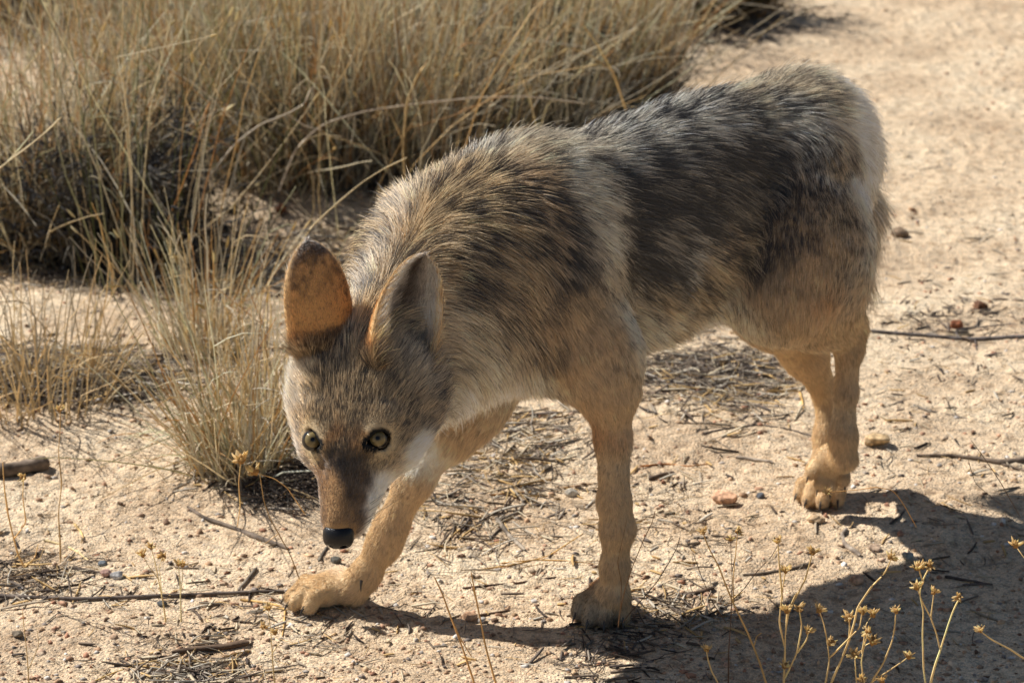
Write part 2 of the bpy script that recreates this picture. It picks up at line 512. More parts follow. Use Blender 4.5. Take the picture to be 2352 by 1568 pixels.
ANCH = """F793,900 F740,880 F850,900 F800,960 X784,1070 N787,1048 N788,1095 M775,1140 N800,1140 M770,1180 M745,1120 P838,1100 F866,1070 W726,1110 W731,1150 T700,972 F738,978 T728,1048 F838,978 T890,1052 F920,1010 F960,960 F995,930
 W950,1045 W985,1030 W882,1110 W874,1128 W850,1155 W842,1185 W830,1226 W735,1185 W655,870 W662,920 L672,955 W650,800 W680,850 L705,860 M828,1000 M762,1005 M815,1040 U775,1030
 M760,1150 M800,1200 P822,1145 P810,1185 M758,1110 N822,1090 N826,1060 N765,1050 T830,760 F800,800 U745,820 F760,840 F870,870 L960,850 L690,905 F715,905 F880,940
 T900,520 T950,450 T1000,600 T1060,420 G1120,360 T1050,520 T1100,600 T1150,500 U1200,420 U1250,560 T1180,640 T1060,680 D1090,618 L1050,760 L1080,850 W1130,865 W1040,905 K1030,960 C1100,800 L1120,720 L1150,760 U1200,720
 L1200,370 C1290,385 C1310,430 C1345,500 C1380,560 L1405,650 C1440,730 B1285,500 D1312,640 B1300,570 U1290,690 U1250,680 K1330,720 K1380,780 T1200,560 U1230,480
 L1330,300 G1450,265 G1600,215 G1750,178 G1850,165 G1420,350 G1500,330 G1600,290 L1700,240 L1800,225 B1500,400 B1560,420 B1650,370 B1740,345 G1850,310 L1900,230 B1450,460 B1440,560 B1600,480 B1700,440 B1790,420 B1540,500 U1860,420
 B1500,590 G1560,580 U1650,570 T1700,560 T1600,650 T1500,670 L1550,720 C1480,740 C1650,690 W1600,740 T1730,640 D1755,610 U1780,540 U1850,540 U1880,450 G1900,400
 W1960,240 W1968,320 T1935,380 W1970,420 T1920,480 K1930,560 L1965,540 C1975,480 L1968,620 C1985,580 T1945,600 K1880,620 K1850,660 O1900,665 K1890,690 K1820,715 K1750,690 C1710,715
 K1940,780 K1965,800 L1925,930 K1935,900 K1930,1000 K1885,1120 K1850,810 K1880,860 K1895,980
 K1420,900 K1380,940 L1442,1060 O1372,1000 O1374,1120 K1435,950 K1405,1050 K1410,1150 K1400,1250 K1410,1340 L1380,1400 L1350,1425 D1395,1440 K1425,1390 K700,1392 K720,1375 K1050,1030 K960,1140 K900,1240 K830,1320 K750,1370 K1300,830 C1220,850 W1180,862 U1260,780 C1460,785 U1140,680"""  # D at the near fore paw: shade between the toes put into colour
bvh = BVHTree.FromPolygons([tuple(v) for v in BV.tolist()], [tuple(q) for q in BQ[:].tolist()])
AP, AC = [], []
for tok in ANCH.split():
    u, v = map(float, tok[1:].split(','))
    d = Vector(nrm(ray(u, v)))
    hit = bvh.ray_cast(Vector(CAMP), d)[0]
    if hit is None:
        hit, dist = None, 0
        q = bvh.find_nearest(Vector(at(u, v, 3.2 if u > 1300 else 2.85)))
        hit = q[0]
    AP.append(np.array(hit)); AC.append(tok[0])
# both flanks and both sides of the neck wear the same pattern
mid = B(0, 0, 0)
for p, c in list(zip(AP, AC)):
    s_ = (p - mid) @ LEFT
    if p[2] > 0.25 and (p - HO) @ mF < -60e-3 - 0.06 and s_ > 0.02 or (p[0] > 0.05 and p[2] > 0.2 and s_ > 0.02):
        AP.append(p - 2 * s_ * LEFT); AC.append(c)
for sym, pts in (('W', ((60, -52, 0), (20, -62, 0), (-20, -70, 0), (40, -55, -15))), ('F', ((-40, -20, -44),)), ('M', ((30, -30, -26),)), ('L', ((-30, -50, -60),))):
    for q in pts:
        AP.append(H(*q)); AC.append(sym)
AP.append(B(0.3, 0, 0.26)); AC.append('W')
AP = np.array(AP)
ASOFT = np.clip((np.linalg.norm(AP - H(-20, 0, 0), axis=1) / 0.16) ** 2 * 1.1e-4, 8e-6, 3.2e-4)
keys = sorted(PAL)
PT = np.array([np.concatenate([srgb(PAL[k][0]), srgb(PAL[k][1]), [PAL[k][2]]]) for k in keys])
AI = np.array([keys.index(c) for c in AC])


def coat(P, warp=True):
    """base colour, tip colour and dark-tip share at points of the skin"""
    Q = P.copy()
    if warp:
        amp = np.clip(np.linalg.norm(P - HO, axis=1) * 0.09, 0.004, 0.016)[:, None]
        Q = Q + amp * np.stack([vnoise(P, 0.035, 1), vnoise(P, 0.035, 2), vnoise(P, 0.035, 3)], 1) + amp * 0.5 * np.stack([vnoise(P, 0.012, 4), vnoise(P, 0.012, 5), vnoise(P, 0.012, 6)], 1)
    out = np.zeros((len(P), 7))
    for i in range(0, len(P), 20000):
        d2 = ((Q[i:i + 20000, None, :] - AP[None]) ** 2).sum(-1)
        w = 1 / (d2 + ASOFT) ** 2.1
        w /= w.sum(1, keepdims=True)
        out[i:i + 20000] = w @ PT[AI]
    return out


def ear_coat(ab, side, P):
    a, b = ab[:, 0], ab[:, 1]
    O_ = np.concatenate([srgb((212, 160, 98)), srgb((118, 82, 48)), [0.40]])
    D_ = np.concatenate([srgb((112, 78, 48)), srgb((34, 25, 18)), [0.8]])
    P_ = np.concatenate([srgb((222, 190, 140)), srgb((150, 110, 70)), [0.2]])  # pale ear edges: the sunlit rim put into the colour
    W_ = np.concatenate([srgb((225, 216, 205)), srgb((190, 180, 165)), [0.15]])
    S_ = np.concatenate([srgb((104, 80, 62)), srgb((44, 34, 26)), [0.6]])
    k = np.clip((a - 0.56 + 0.30 * b ** 2 + 0.20 * vnoise(P, 0.011, 9) + 0.34 * vnoise(P, 0.004, 8)) * 1.7, 0, 1)[:, None]
    back = O_ * (1 - k) + D_ * k
    k2 = np.clip((0.20 - a + 0.06 * vnoise(P, 0.01, 12)) * 9, 0, 1)[:, None] * np.clip(1.1 - np.abs(b), 0, 1)[:, None]
    back = back * (1 - 0.75 * k2) + D_ * 0.75 * k2
    F_ = np.concatenate([srgb((186, 160, 124)), srgb((60, 48, 38)), [0.5]])
    k3 = np.clip((0.10 - a + 0.05 * vnoise(P, 0.012, 13)) * 10, 0, 1)[:, None]
    back = back * (1 - k3) + F_ * k3
    e = np.clip((np.abs(b) - 0.80) * 5, 0, 1)[:, None] * np.clip(a * 6, 0, 1)[:, None]
    back = back * (1 - e) + P_ * e
    ki = np.clip(np.abs(b) * 1.5 + 0.12 + 0.25 * vnoise(P, 0.01, 11), 0, 1)[:, None]
    ki = ki * np.clip(0.25 + a * 2.2, 0, 1)[:, None]  # darker down in the cup: the ear's inner shade put into the colour
    inn = S_ * (1 - ki) + W_ * ki
    e2 = np.clip((np.abs(b) - 0.93) * 14, 0, 1)[:, None]
    inn = inn * (1 - e2) + P_ * e2
    return np.where((side == 1)[:, None], inn, back)


def coat_all(P, vid):
    c = coat(P)
    m = IS_EAR[vid] > 0
    if m.any():
        c[m] = ear_coat(EAR_AB[vid[m]], IS_EAR[vid[m]], P[m])
    return c


# skin colour
VC = coat_all(BV, np.arange(len(BV)))
skin = VC[:, :3] * (1 - VC[:, 6:7] * 0.55) + VC[:, 3:6] * VC[:, 6:7] * 0.55
dark_eye = np.zeros(len(BV))
for c, s_ in EYES:
    near = np.linalg.norm(BV - c, axis=1) < 0.03
    g_, l_, p_ = EYE_FRAMES[s_]
    w_ = BV - c
    x_, y_ = w_ @ l_, w_ @ p_
    d1 = np.maximum(np.hypot(x_, y_ - LENS[1]), np.hypot(x_, y_ + LENS[1])) - LENS[0]
    d1 = np.minimum(d1, np.minimum(np.hypot(x_ + 0.0122, y_ - 0.0016) - 0.0034, np.minimum(np.hypot(x_ + 0.0138, y_ - 0.0048) - 0.0030, np.hypot(x_ + 0.0080, y_ - 0.0052) - 0.0042)))
    k_ = np.clip((0.0042 - d1) / 0.0014, 0, 1) * near * ((w_ @ g_) > 0)
    dark_eye = np.maximum(dark_eye, k_)
NOSE = H(95, -25.5, 0)
dn = np.linalg.norm(BV - NOSE, axis=1)
skin = skin * (1 - dark_eye[:, None]) + 0.006 * dark_eye[:, None]


def new_mat(name):
    m = bpy.data.materials.new(name)
    m.use_nodes = True
    nt = m.node_tree
    return m, nt, nt.nodes["Principled BSDF"]


m_skin, nt, pb = new_mat("coyote_skin")
att = nt.nodes.new("ShaderNodeAttribute"); att.attribute_name = "skin"
nt.links.new(att.outputs["Color"], pb.inputs["Base Color"])
pb.inputs["Roughness"].default_value = 0.75
pb.inputs["Specular IOR Level"].default_value = 0.2

coyote = mesh_obj("coyote", BV, BQ, [m_skin])
ca = coyote.data.attributes.new("skin", 'FLOAT_COLOR', 'POINT')
ca.data.foreach_set("color", np.concatenate([skin, np.ones((len(BV), 1))], 1).astype(np.float32).ravel())
tag(coyote, "grizzled grey and tan coyote stalking forward with its head lowered", "coyote")

# ---- hairs
m_fur, nt, pb = new_mat("coyote_fur")
nt.nodes.remove(pb)
N = nt.nodes.new
a1 = N("ShaderNodeAttribute"); a1.attribute_name = "root_col"
a2 = N("ShaderNodeAttribute"); a2.attribute_name = "tip_col"
hi = N("ShaderNodeHairInfo")
mr = N("ShaderNodeMapRange"); mr.inputs[1].default_value = 0.20; mr.inputs[2].default_value = 0.62
nt.links.new(hi.outputs["Intercept"], mr.inputs[0])
mx = N("ShaderNodeMix"); mx.data_type = 'RGBA'
nt.links.new(mr.outputs[0], mx.inputs[0]); nt.links.new(a1.outputs["Color"], mx.inputs[6]); nt.links.new(a2.outputs["Color"], mx.inputs[7])
df = N("ShaderNodeBsdfDiffuse")
tr = N("ShaderNodeBsdfHair"); tr.component = 'Transmission'
tr.inputs["RoughnessU"].default_value = 0.35; tr.inputs["RoughnessV"].default_value = 0.8
rf = N("ShaderNodeBsdfHair"); rf.component = 'Reflection'
rf.inputs["RoughnessU"].default_value = 0.22; rf.inputs["RoughnessV"].default_value = 0.6
rf.inputs["Color"].default_value = (0.80, 0.78, 0.77, 1)
for n_ in (df, tr):
    nt.links.new(mx.outputs[2], n_.inputs["Color"])
m1 = N("ShaderNodeMixShader"); m1.inputs[0].default_value = 0.26
m2 = N("ShaderNodeMixShader"); m2.inputs[0].default_value = 0.11
nt.links.new(df.outputs[0], m1.inputs[1]); nt.links.new(tr.outputs[0], m1.inputs[2])
nt.links.new(m1.outputs[0], m2.inputs[1]); nt.links.new(rf.outputs[0], m2.inputs[2])
nt.links.new(m2.outputs[0], nt.nodes["Material Output"].inputs[0])

N_HAIR = 620000
dens = PAR[:, 3].copy()
dens *= 1 - np.clip(dark_eye * 1.6, 0, 1) * 0.97
near_eye = np.min([np.linalg.norm(BV - c, axis=1) for c, _ in EYES], axis=0)
PAR[:, 0] *= np.clip((near_eye - 0.0105) / 0.02, 0.2, 1)
dens[dn < 0.0150] = 0
# no fur inside the eye holes
fd = dens[BQ].mean(1) * FA
fi = rng.choice(len(BQ), N_HAIR, p=fd / fd.sum())
r1, r2 = rng.random(N_HAIR), rng.random(N_HAIR)
q = BV[BQ[fi]]
root = (q[:, 0] * ((1 - r1) * (1 - r2))[:, None] + q[:, 1] * (r1 * (1 - r2))[:, None] + q[:, 2] * (r1 * r2)[:, None] + q[:, 3] * ((1 - r1) * r2)[:, None])
vid = BQ[fi, rng.integers(0, 4, N_HAIR)]
nr = VN[vid]
for lo, hi_, E in EARS:
    pass
par = PAR[BQ[fi]].mean(1)
fl = FLOW[BQ[fi]].mean(1)
fl = fl - nr * (fl * nr).sum(1)[:, None]
fl /= np.maximum(np.linalg.norm(fl, axis=1, keepdims=True), 1e-6)
# tufts wander a little
wob = np.stack([vnoise(root, 0.030, 21), vnoise(root, 0.030, 22), vnoise(root, 0.030, 23)], 1)
fl = fl + 0.24 * wob + 0.14 * rng.normal(size=(N_HAIR, 3))
fl -= nr * (fl * nr).sum(1)[:, None]
fl /= np.maximum(np.linalg.norm(fl, axis=1, keepdims=True), 1e-6)
ln = par[:, 0] * rng.uniform(0.55, 1.12, N_HAIR) * (1 + 0.18 * vnoise(root, 0.025, 31))
guard = rng.random(N_HAIR) < 0.07
ln = np.where(guard, ln * 1.25, ln)
lift = par[:, 1] * rng.uniform(0.6, 1.5, N_HAIR) + np.where(guard, 0.10, 0)
NP = 5
pts = np.zeros((N_HAIR, NP, 3))
pts[:, 0] = root - nr * 0.0008
cur = pts[:, 0].copy()
for k in range(1, NP):
    t = (k - 0.5) / (NP - 1)
    ang = lift * (1.55 - 1.25 * t)
    d = fl * np.cos(ang)[:, None] + nr * np.sin(ang)[:, None]
    d[:, 2] -= 0.16 * t * np.minimum(ln / 0.035, 1.2)
    d /= np.linalg.norm(d, axis=1, keepdims=True)
    cur = cur + d * (ln / (NP - 1))[:, None]
    pts[:, k] = cur
# clumps: tips lean towards the tip of a neighbouring leader hair
lead = rng.choice(N_HAIR, 60000, replace=False)
kd = KDTree(len(lead))
for i, j in enumerate(lead):
    kd.insert(root[j], i)
kd.balance()
own = np.array([lead[kd.find(p)[1]] for p in root.tolist()])
cl = (0.36 * np.clip(ln / 0.03, 0.1, 1.0) * rng.uniform(0.3, 1.0, N_HAIR))[:, None]
close = (np.linalg.norm(root - root[own], axis=1) < 0.02)[:, None]
for k in range(1, NP):
    t = k / (NP - 1)
    tgt = pts[own, k]
    pts[:, k] += np.where(close, (tgt - pts[:, k]) * cl * t ** 1.3, 0)
hc = coat_all(root, vid)
# one lock of hair shares its shade: dark locks among pale ones give the grizzled look
lk, lk2 = rng.random(N_HAIR)[own], rng.normal(size=N_HAIR)[own]
longish = np.clip(ln / 0.028, 0.12, 1)
ax_ = nrm(BACK)
rs_ = root - 0.72 * (root @ ax_)[:, None] * ax_
lum = 1 + (0.04 + 0.06 * longish) * rng.normal(size=N_HAIR) + 0.20 * lk2 * (0.15 + 0.85 * longish) + 0.12 * vnoise(rs_, 0.012, 41) * longish
lum = np.clip(lum, 0.45, 1.6)[:, None]
own_r = rng.random(N_HAIR)
streak = (lk * (0.25 + 0.50 * longish) + own_r * (0.75 - 0.50 * longish) - 0.5) * 1.25 + 0.5 + (0.26 * vnoise(rs_, 0.010, 51) + 0.22 * vnoise(rs_, 0.022, 53)) * longish + 0.15 * (hc[own, 6] - hc[:, 6])
is_dark = streak < hc[:, 6]
rootc = hc[:, :3] * lum * np.where(is_dark, np.clip(1.25 - hc[:, 6], 0.40, 1.0), 1.0)[:, None]
tipc = np.where(is_dark[:, None], hc[:, 3:6] * lum, np.clip(hc[:, :3] * lum * 1.22 + 0.01, 0, 0.92))
rad = np.repeat((0.00027 * par[:, 2] * rng.uniform(0.7, 1.2, N_HAIR))[:, None], NP, 1) * np.array((0.9, 1.0, 0.85, 0.6, 0.12))

hcu = bpy.data.hair_curves.new("fur")
hcu.add_curves([NP] * N_HAIR)
hcu.attributes["position"].data.foreach_set("vector", pts.astype(np.float32).ravel())
ra_ = hcu.attributes.get("radius") or hcu.attributes.new("radius", 'FLOAT', 'POINT')
ra_.data.foreach_set("value", rad.astype(np.float32).ravel())
for nm, col in (("root_col", rootc), ("tip_col", tipc)):
    at_ = hcu.attributes.new(nm, 'FLOAT_COLOR', 'CURVE')
    at_.data.foreach_set("color", np.concatenate([np.clip(col, 0.002, 1), np.ones((N_HAIR, 1))], 1).astype(np.float32).ravel())
hcu.materials.append(m_fur)
fur = bpy.data.objects.new("fur", hcu)
C.objects.link(fur)
fur.parent = coyote

# ---- eyes
m_eye, nt, pb = new_mat("coyote_eye")
att = nt.nodes.new("ShaderNodeAttribute"); att.attribute_name = "iris"
nt.links.new(att.outputs["Color"], pb.inputs["Base Color"])
pb.inputs["Roughness"].default_value = 0.06
pb.inputs["Specular IOR Level"].default_value = 0.3
pb.inputs["Coat Weight"].default_value = 0.15
pb.inputs["Coat Roughness"].default_value = 0.03
for c, s_ in EYES:
    g = nrm(CAMP - c + CX * -0.05 + CY * 0.25)
    e1 = nrm(np.cross(g, UPZ)); e2 = np.cross(e1, g)
    angs = np.concatenate([np.linspace(0, 60, 61), np.linspace(66, 180, 20)])
    nseg = 48
    V, col = [], []
    for a_ in angs:
        for j in range(nseg):
            t = 2 * math.pi * j / nseg
            bulge = 1 + 0.10 * max(0, 1 - (a_ / 40) ** 2)
            V.append(c + EYE_R * bulge * (g * math.cos(R(a_)) + (e1 * math.cos(t) + e2 * math.sin(t)) * math.sin(R(a_))))
            fib = 0.5 + 0.5 * math.sin(t * 23 + 2.0 * math.sin(t * 7)) * math.sin(t * 11 + 1)
            if a_ < 10: q = srgb((16, 16, 18))
            elif a_ < 15: q = srgb((84, 72, 46))
            elif a_ < 43: q = srgb((124, 108, 72)) * (0.80 + 0.3 * fib) * (0.80 + 0.008 * (a_ - 15))
            elif a_ < 47: q = srgb((84, 74, 52))
            elif a_ < 50: q = srgb((34, 30, 25))
            else: q = srgb((26, 22, 20))
            col.append(q)
    F = [(i * nseg + j, i * nseg + (j + 1) % nseg, (i + 1) * nseg + (j + 1) % nseg, (i + 1) * nseg + j) for i in range(len(angs) - 1) for j in range(nseg)]
    eo = mesh_obj("eye", V, np.array(F)[:, ::-1], [m_eye], coyote)
    at_ = eo.data.attributes.new("iris", 'FLOAT_COLOR', 'POINT')
    at_.data.foreach_set("color", np.concatenate([np.array(col), np.ones((len(V), 1))], 1).astype(np.float32).ravel())

# ---- nose pad with nostrils
def small_sdf(fn, lo, hi, h):
    n = np.ceil((hi - lo) / h).astype(int) + 1
    g = np.stack(np.meshgrid(*[lo[i] + h * np.arange(n[i]) for i in range(3)], indexing='ij'), -1).astype(np.float32)
    return surface_nets(fn(g), lo, h)


def nose_fn(g):
    d = prim_dist(('e', (H(90, -26, 0), np.array((0.0130, 0.0115, 0.0160)), np.array(HAX))), g)
    d = smin(d, prim_dist(('e', (H(97, -29, 0), np.array((0.0080, 0.0095, 0.0138)), np.array(HAX))), g), 0.004)
    for s_ in (1, -1):
        d = smin(d, prim_dist(('e', (H(94, -30, 9.5 * s_), np.array((0.0075, 0.0075, 0.0055)), np.array(HAX))), g), 0.003)
    for s_ in (1, -1):
        ns = prim_dist(('c', (H(107, -28.0, 6.6 * s_), H(98, -29.5, 7.0 * s_), 0.0036, 0.0028)), g)
        ns = np.minimum(ns, prim_dist(('c', (H(104, -30, 8.5 * s_), H(96, -34, 14.5 * s_), 0.0017, 0.0013)), g))
        d = -smin(-d, ns, 0.0012)
    gr = prim_dist(('c', (H(106, -31, 0), H(97, -42, 0), 0.0010, 0.0008)), g)
    return -smin(-d, gr, 0.001)


NV, NQ = small_sdf(nose_fn, NOSE - 0.024, NOSE + 0.024, 0.0006)
m_nose, nt, pb = new_mat("coyote_nose")
pb.inputs["Base Color"].default_value = (0.006, 0.0055, 0.006, 1)
pb.inputs["Roughness"].default_value = 0.30
pb.inputs["Specular IOR Level"].default_value = 0.35
vo = nt.nodes.new("ShaderNodeTexVoronoi"); vo.inputs["Scale"].default_value = 900
tc = nt.nodes.new("ShaderNodeTexCoord")
bp = nt.nodes.new("ShaderNodeBump"); bp.inputs["Strength"].default_value = 0.5; bp.inputs["Distance"].default_value = 0.0005
nt.links.new(tc.outputs["Object"], vo.inputs["Vector"]); nt.links.new(vo.outputs["Distance"], bp.inputs["Height"]); nt.links.new(bp.outputs[0], pb.inputs["Normal"])
mesh_obj("nose", NV, NQ, [m_nose], coyote)

# ---- claws
m_claw, nt, pb = new_mat("coyote_claw")
pb.inputs["Base Color"].default_value = (0.035, 0.030, 0.027, 1)
pb.inputs["Roughness"].default_value = 0.35
CLAWS.append((at(834, 1326, 2.993), nrm(np.array((-0.2, -0.5, -0.8))), np.zeros(3), 0.9))
for tip, d, sd, sc in CLAWS:
    d = nrm(d + sd * 0.25)
    s1 = nrm(np.cross(d, UPZ + CX * 0.01)); u1 = np.cross(s1, d)
    V, F = [], []
    for i in range(7):
        t = i / 6
        cc = tip + d * (0.004 + 0.0135 * t) * sc - u1 * 0.006 * t * t * sc + u1 * 0.003 * sc
        rr = 0.0026 * sc * (1 - t) ** 0.7 + 0.0002
        for j in range(8):
            a_ = 2 * math.pi * j / 8
            V.append(cc + s1 * rr * 0.75 * math.cos(a_) + u1 * rr * math.sin(a_))
    for i in range(6):
        for j in range(8):
            F.append((i * 8 + j, i * 8 + (j + 1) % 8, (i + 1) * 8 + (j + 1) % 8, (i + 1) * 8 + j))
    V = np.array(V)
    V[:, 2] = np.maximum(V[:, 2], 0.0015)
    mesh_obj("claw", V, np.array(F), [m_claw], coyote)

# ---- whiskers
wp, wr = [], []
for s_ in (1, -1):
    for i in range(9 if s_ > 0 else 4):
        f0, u0 = 62 + 7.0 * (i % 5), -34 - 4.5 * (i // 5)
        p0 = H(f0, u0, (13.5 - 0.06 * (f0 - 60)) * s_)
        d = nrm(mS * s_ * 1.0 - mF * 0.35 + mU * rng.uniform(-0.35, 0.35) + rng.normal(size=3) * 0.12)
        L_ = rng.uniform(0.035, 0.062)
        for k in range(7):
            t = k / 6
            wp.append(p0 + d * L_ * t - mF * 0.35 * L_ * t * t + UPZ * 0.12 * L_ * t * (1 - t))
            wr.append(0.00025 * (1 - t * 0.9))
wh = bpy.data.hair_curves.new("whisker")
wh.add_curves([7] * 13)
wh.attributes["position"].data.foreach_set("vector", np.array(wp, np.float32).ravel())
ra_ = wh.attributes.get("radius") or wh.attributes.new("radius", 'FLOAT', 'POINT')
ra_.data.foreach_set("value", np.array(wr, np.float32))
wh.materials.append(m_claw)
wo = bpy.data.objects.new("whisker", wh)
C.objects.link(wo)
wo.parent = coyote
# ================================================================== GROUND
PAWS = [on_ground(1385, 1425), on_ground(765, 1390), on_ground(1888, 1150)]
MOUNDS = [(on_ground(690, 455), 0.30, 0.16, 0.030), (on_ground(190, 735), 0.40, 0.12, 0.022), (on_ground(130, 900), 0.30, 0.14, 0.018),
          (on_ground(1250, 1010), 0.22, 0.10, 0.008), (on_ground(2250, 710), 0.16, 0.06, 0.010), (on_ground(560, 1105), 0.10, 0.06, 0.012)]


def ground_h(P):
    P = np.asarray(P, float)
    Q = np.stack([P[:, 0], P[:, 1], np.zeros(len(P))], 1)
    z = 0.006 * vnoise(Q, 0.33, 60) + 0.0032 * vnoise(Q, 0.11, 61) + 0.0022 * vnoise(Q, 0.041, 62) + 0.0013 * vnoise(Q, 0.019, 63) + 0.0008 * vnoise(Q, 0.010, 64)
    rough = np.clip(0.5 + 0.7 * vnoise(Q, 0.21, 65), 0, 1)
    z += rough * (0.0105 * np.clip(vnoise(Q, 0.021, 66) - 0.36, 0, 1) + 0.0090 * np.clip(vnoise(Q, 0.012, 67) - 0.30, 0, 1)) - 0.004 * np.clip(vnoise(Q, 0.03, 68) - 0.4, 0, 1)
    f = np.ones(len(P))
    for p in PAWS:
        f *= 1 - np.exp(-(((Q[:, :2] - p[:2]) / 0.055) ** 2).sum(1))
    z = z * f
    for p, rx, ry, h in MOUNDS:
        z += h * np.exp(-((Q[:, 0] - p[0]) / rx) ** 2 - ((Q[:, 1] - p[1]) / ry) ** 2) * (1 + 0.25 * vnoise(Q, 0.09, 69))
    far = np.clip((np.abs(Q[:, 1] - 4) - 6) / 20, 0, 1)
    return z * (1 - far)


def growing(a0, step, far):
    out, x, s_ = [], a0, step
    while x < far:
        s_ *= 1.22
        x += s_
        out.append(x)
    return out


gx = np.arange(-1.2, 1.2001, 0.0048)
gx = np.array([-v for v in growing(1.2, 0.0048, 90)][::-1] + gx.tolist() + growing(1.2, 0.0048, 90))
gy = np.concatenate([np.arange(2.45, 3.9, 0.0048), np.arange(3.9, 7.6, 0.0105)])
gy = np.array([2.45 + 2.45 - v for v in growing(2.45, 0.0048, 70)][::-1] + gy.tolist() + growing(gy[-1], 0.0105, 160))
GX, GY = np.meshgrid(gx, gy)
GP = np.stack([GX.ravel(), GY.ravel(), np.zeros(GX.size)], 1)
GP[:, 2] = ground_h(GP)
gi = np.arange(GX.size).reshape(GX.shape)
GQ = np.stack([gi[:-1, :-1], gi[:-1, 1:], gi[1:, 1:], gi[1:, :-1]], -1).reshape(-1, 4)

m_sand, nt, pb = new_mat("desert_sand")
N = nt.nodes.new
L_ = nt.links.new
tc = N("ShaderNodeTexCoord")
def tex(kind, scale, detail=2.0):
    t = N(kind); t.inputs["Scale"].default_value = scale
    if "Detail" in t.inputs: t.inputs["Detail"].default_value = detail
    L_(tc.outputs["Object"], t.inputs["Vector"])
    return t
def ramp(src, stops):
    r_ = N("ShaderNodeValToRGB")
    e = r_.color_ramp.elements
    while len(e) < len(stops): e.new(0.5)
    for el, (p, c) in zip(e, stops):
        el.position = p; el.color = (*c, 1)
    L_(src, r_.inputs[0])
    return r_.outputs[0]
def mixc(f, a, b, mode='MIX'):
    m = N("ShaderNodeMix"); m.data_type = 'RGBA'; m.blend_type = mode
    if isinstance(f, float): m.inputs[0].default_value = f
    else: L_(f, m.inputs[0])
    L_(a, m.inputs[6]); L_(b, m.inputs[7])
    return m.outputs[2]
n1 = tex("ShaderNodeTexNoise", 5.0, 6)
c0 = ramp(n1.outputs["Fac"], [(0.30, srgb((179, 156, 127))), (0.52, srgb((204, 182, 151))), (0.75, srgb((215, 198, 168)))])
n2 = tex("ShaderNodeTexNoise", 60.0, 5)
c1 = ramp(n2.outputs["Fac"], [(0.33, (0.62, 0.58, 0.54)), (0.47, (0.95, 0.94, 0.93)), (0.62, (1.0, 1.0, 1.0)), (0.75, (1.12, 1.12, 1.12))])
c = mixc(1.0, c0, c1, 'MULTIPLY')
v1 = tex("ShaderNodeTexVoronoi", 260.0)
sx = N("ShaderNodeSeparateColor"); L_(v1.outputs["Color"], sx.inputs[0])
g1 = ramp(sx.outputs[0], [(0.0, (0.55, 0.45, 0.40)), (0.25, (0.86, 0.80, 0.76)), (0.6, (1.0, 1.0, 1.0)), (0.86, (1.08, 1.0, 0.92)), (0.95, (1.35, 1.35, 1.38)), (1.0, (0.6, 0.62, 0.66))])
c = mixc(0.85, c, g1, 'MULTIPLY')
v2 = tex("ShaderNodeTexVoronoi", 700.0)
sx2 = N("ShaderNodeSeparateColor"); L_(v2.outputs["Color"], sx2.inputs[0])
g2 = ramp(sx2.outputs[1], [(0.0, (0.72, 0.68, 0.66)), (0.4, (1, 1, 1)), (0.9, (1.05, 1.05, 1.05)), (1.0, (1.3, 1.3, 1.3))])
c = mixc(0.8, c, g2, 'MULTIPLY')
L_(c, pb.inputs["Base Color"])
pb.inputs["Roughness"].default_value = 0.92
pb.inputs["Specular IOR Level"].default_value = 0.25
b1 = N("ShaderNodeBump"); b1.inputs["Strength"].default_value = 0.75; b1.inputs["Distance"].default_value = 0.0028
b2 = N("ShaderNodeBump"); b2.inputs["Strength"].default_value = 0.7; b2.inputs["Distance"].default_value = 0.0045
L_(v1.outputs["Distance"], b1.inputs["Height"]); b1.invert = True
n3 = tex("ShaderNodeTexNoise", 130.0, 4)
L_(n3.outputs["Fac"], b2.inputs["Height"]); L_(b2.outputs[0], b1.inputs["Normal"]); L_(b1.outputs[0], pb.inputs["Normal"])
ground = mesh_obj("ground", GP, GQ, [m_sand])
tag(ground, kind="structure")


def gz(p):
    p = np.atleast_2d(np.asarray(p, float))
    return ground_h(p)


def G(u, v, dz=0.0):
    p = on_ground(u, v)
    for _ in range(3):
        p = on_ground(u, v, float(gz(p)[0]))
    return p + np.array((0, 0, dz))


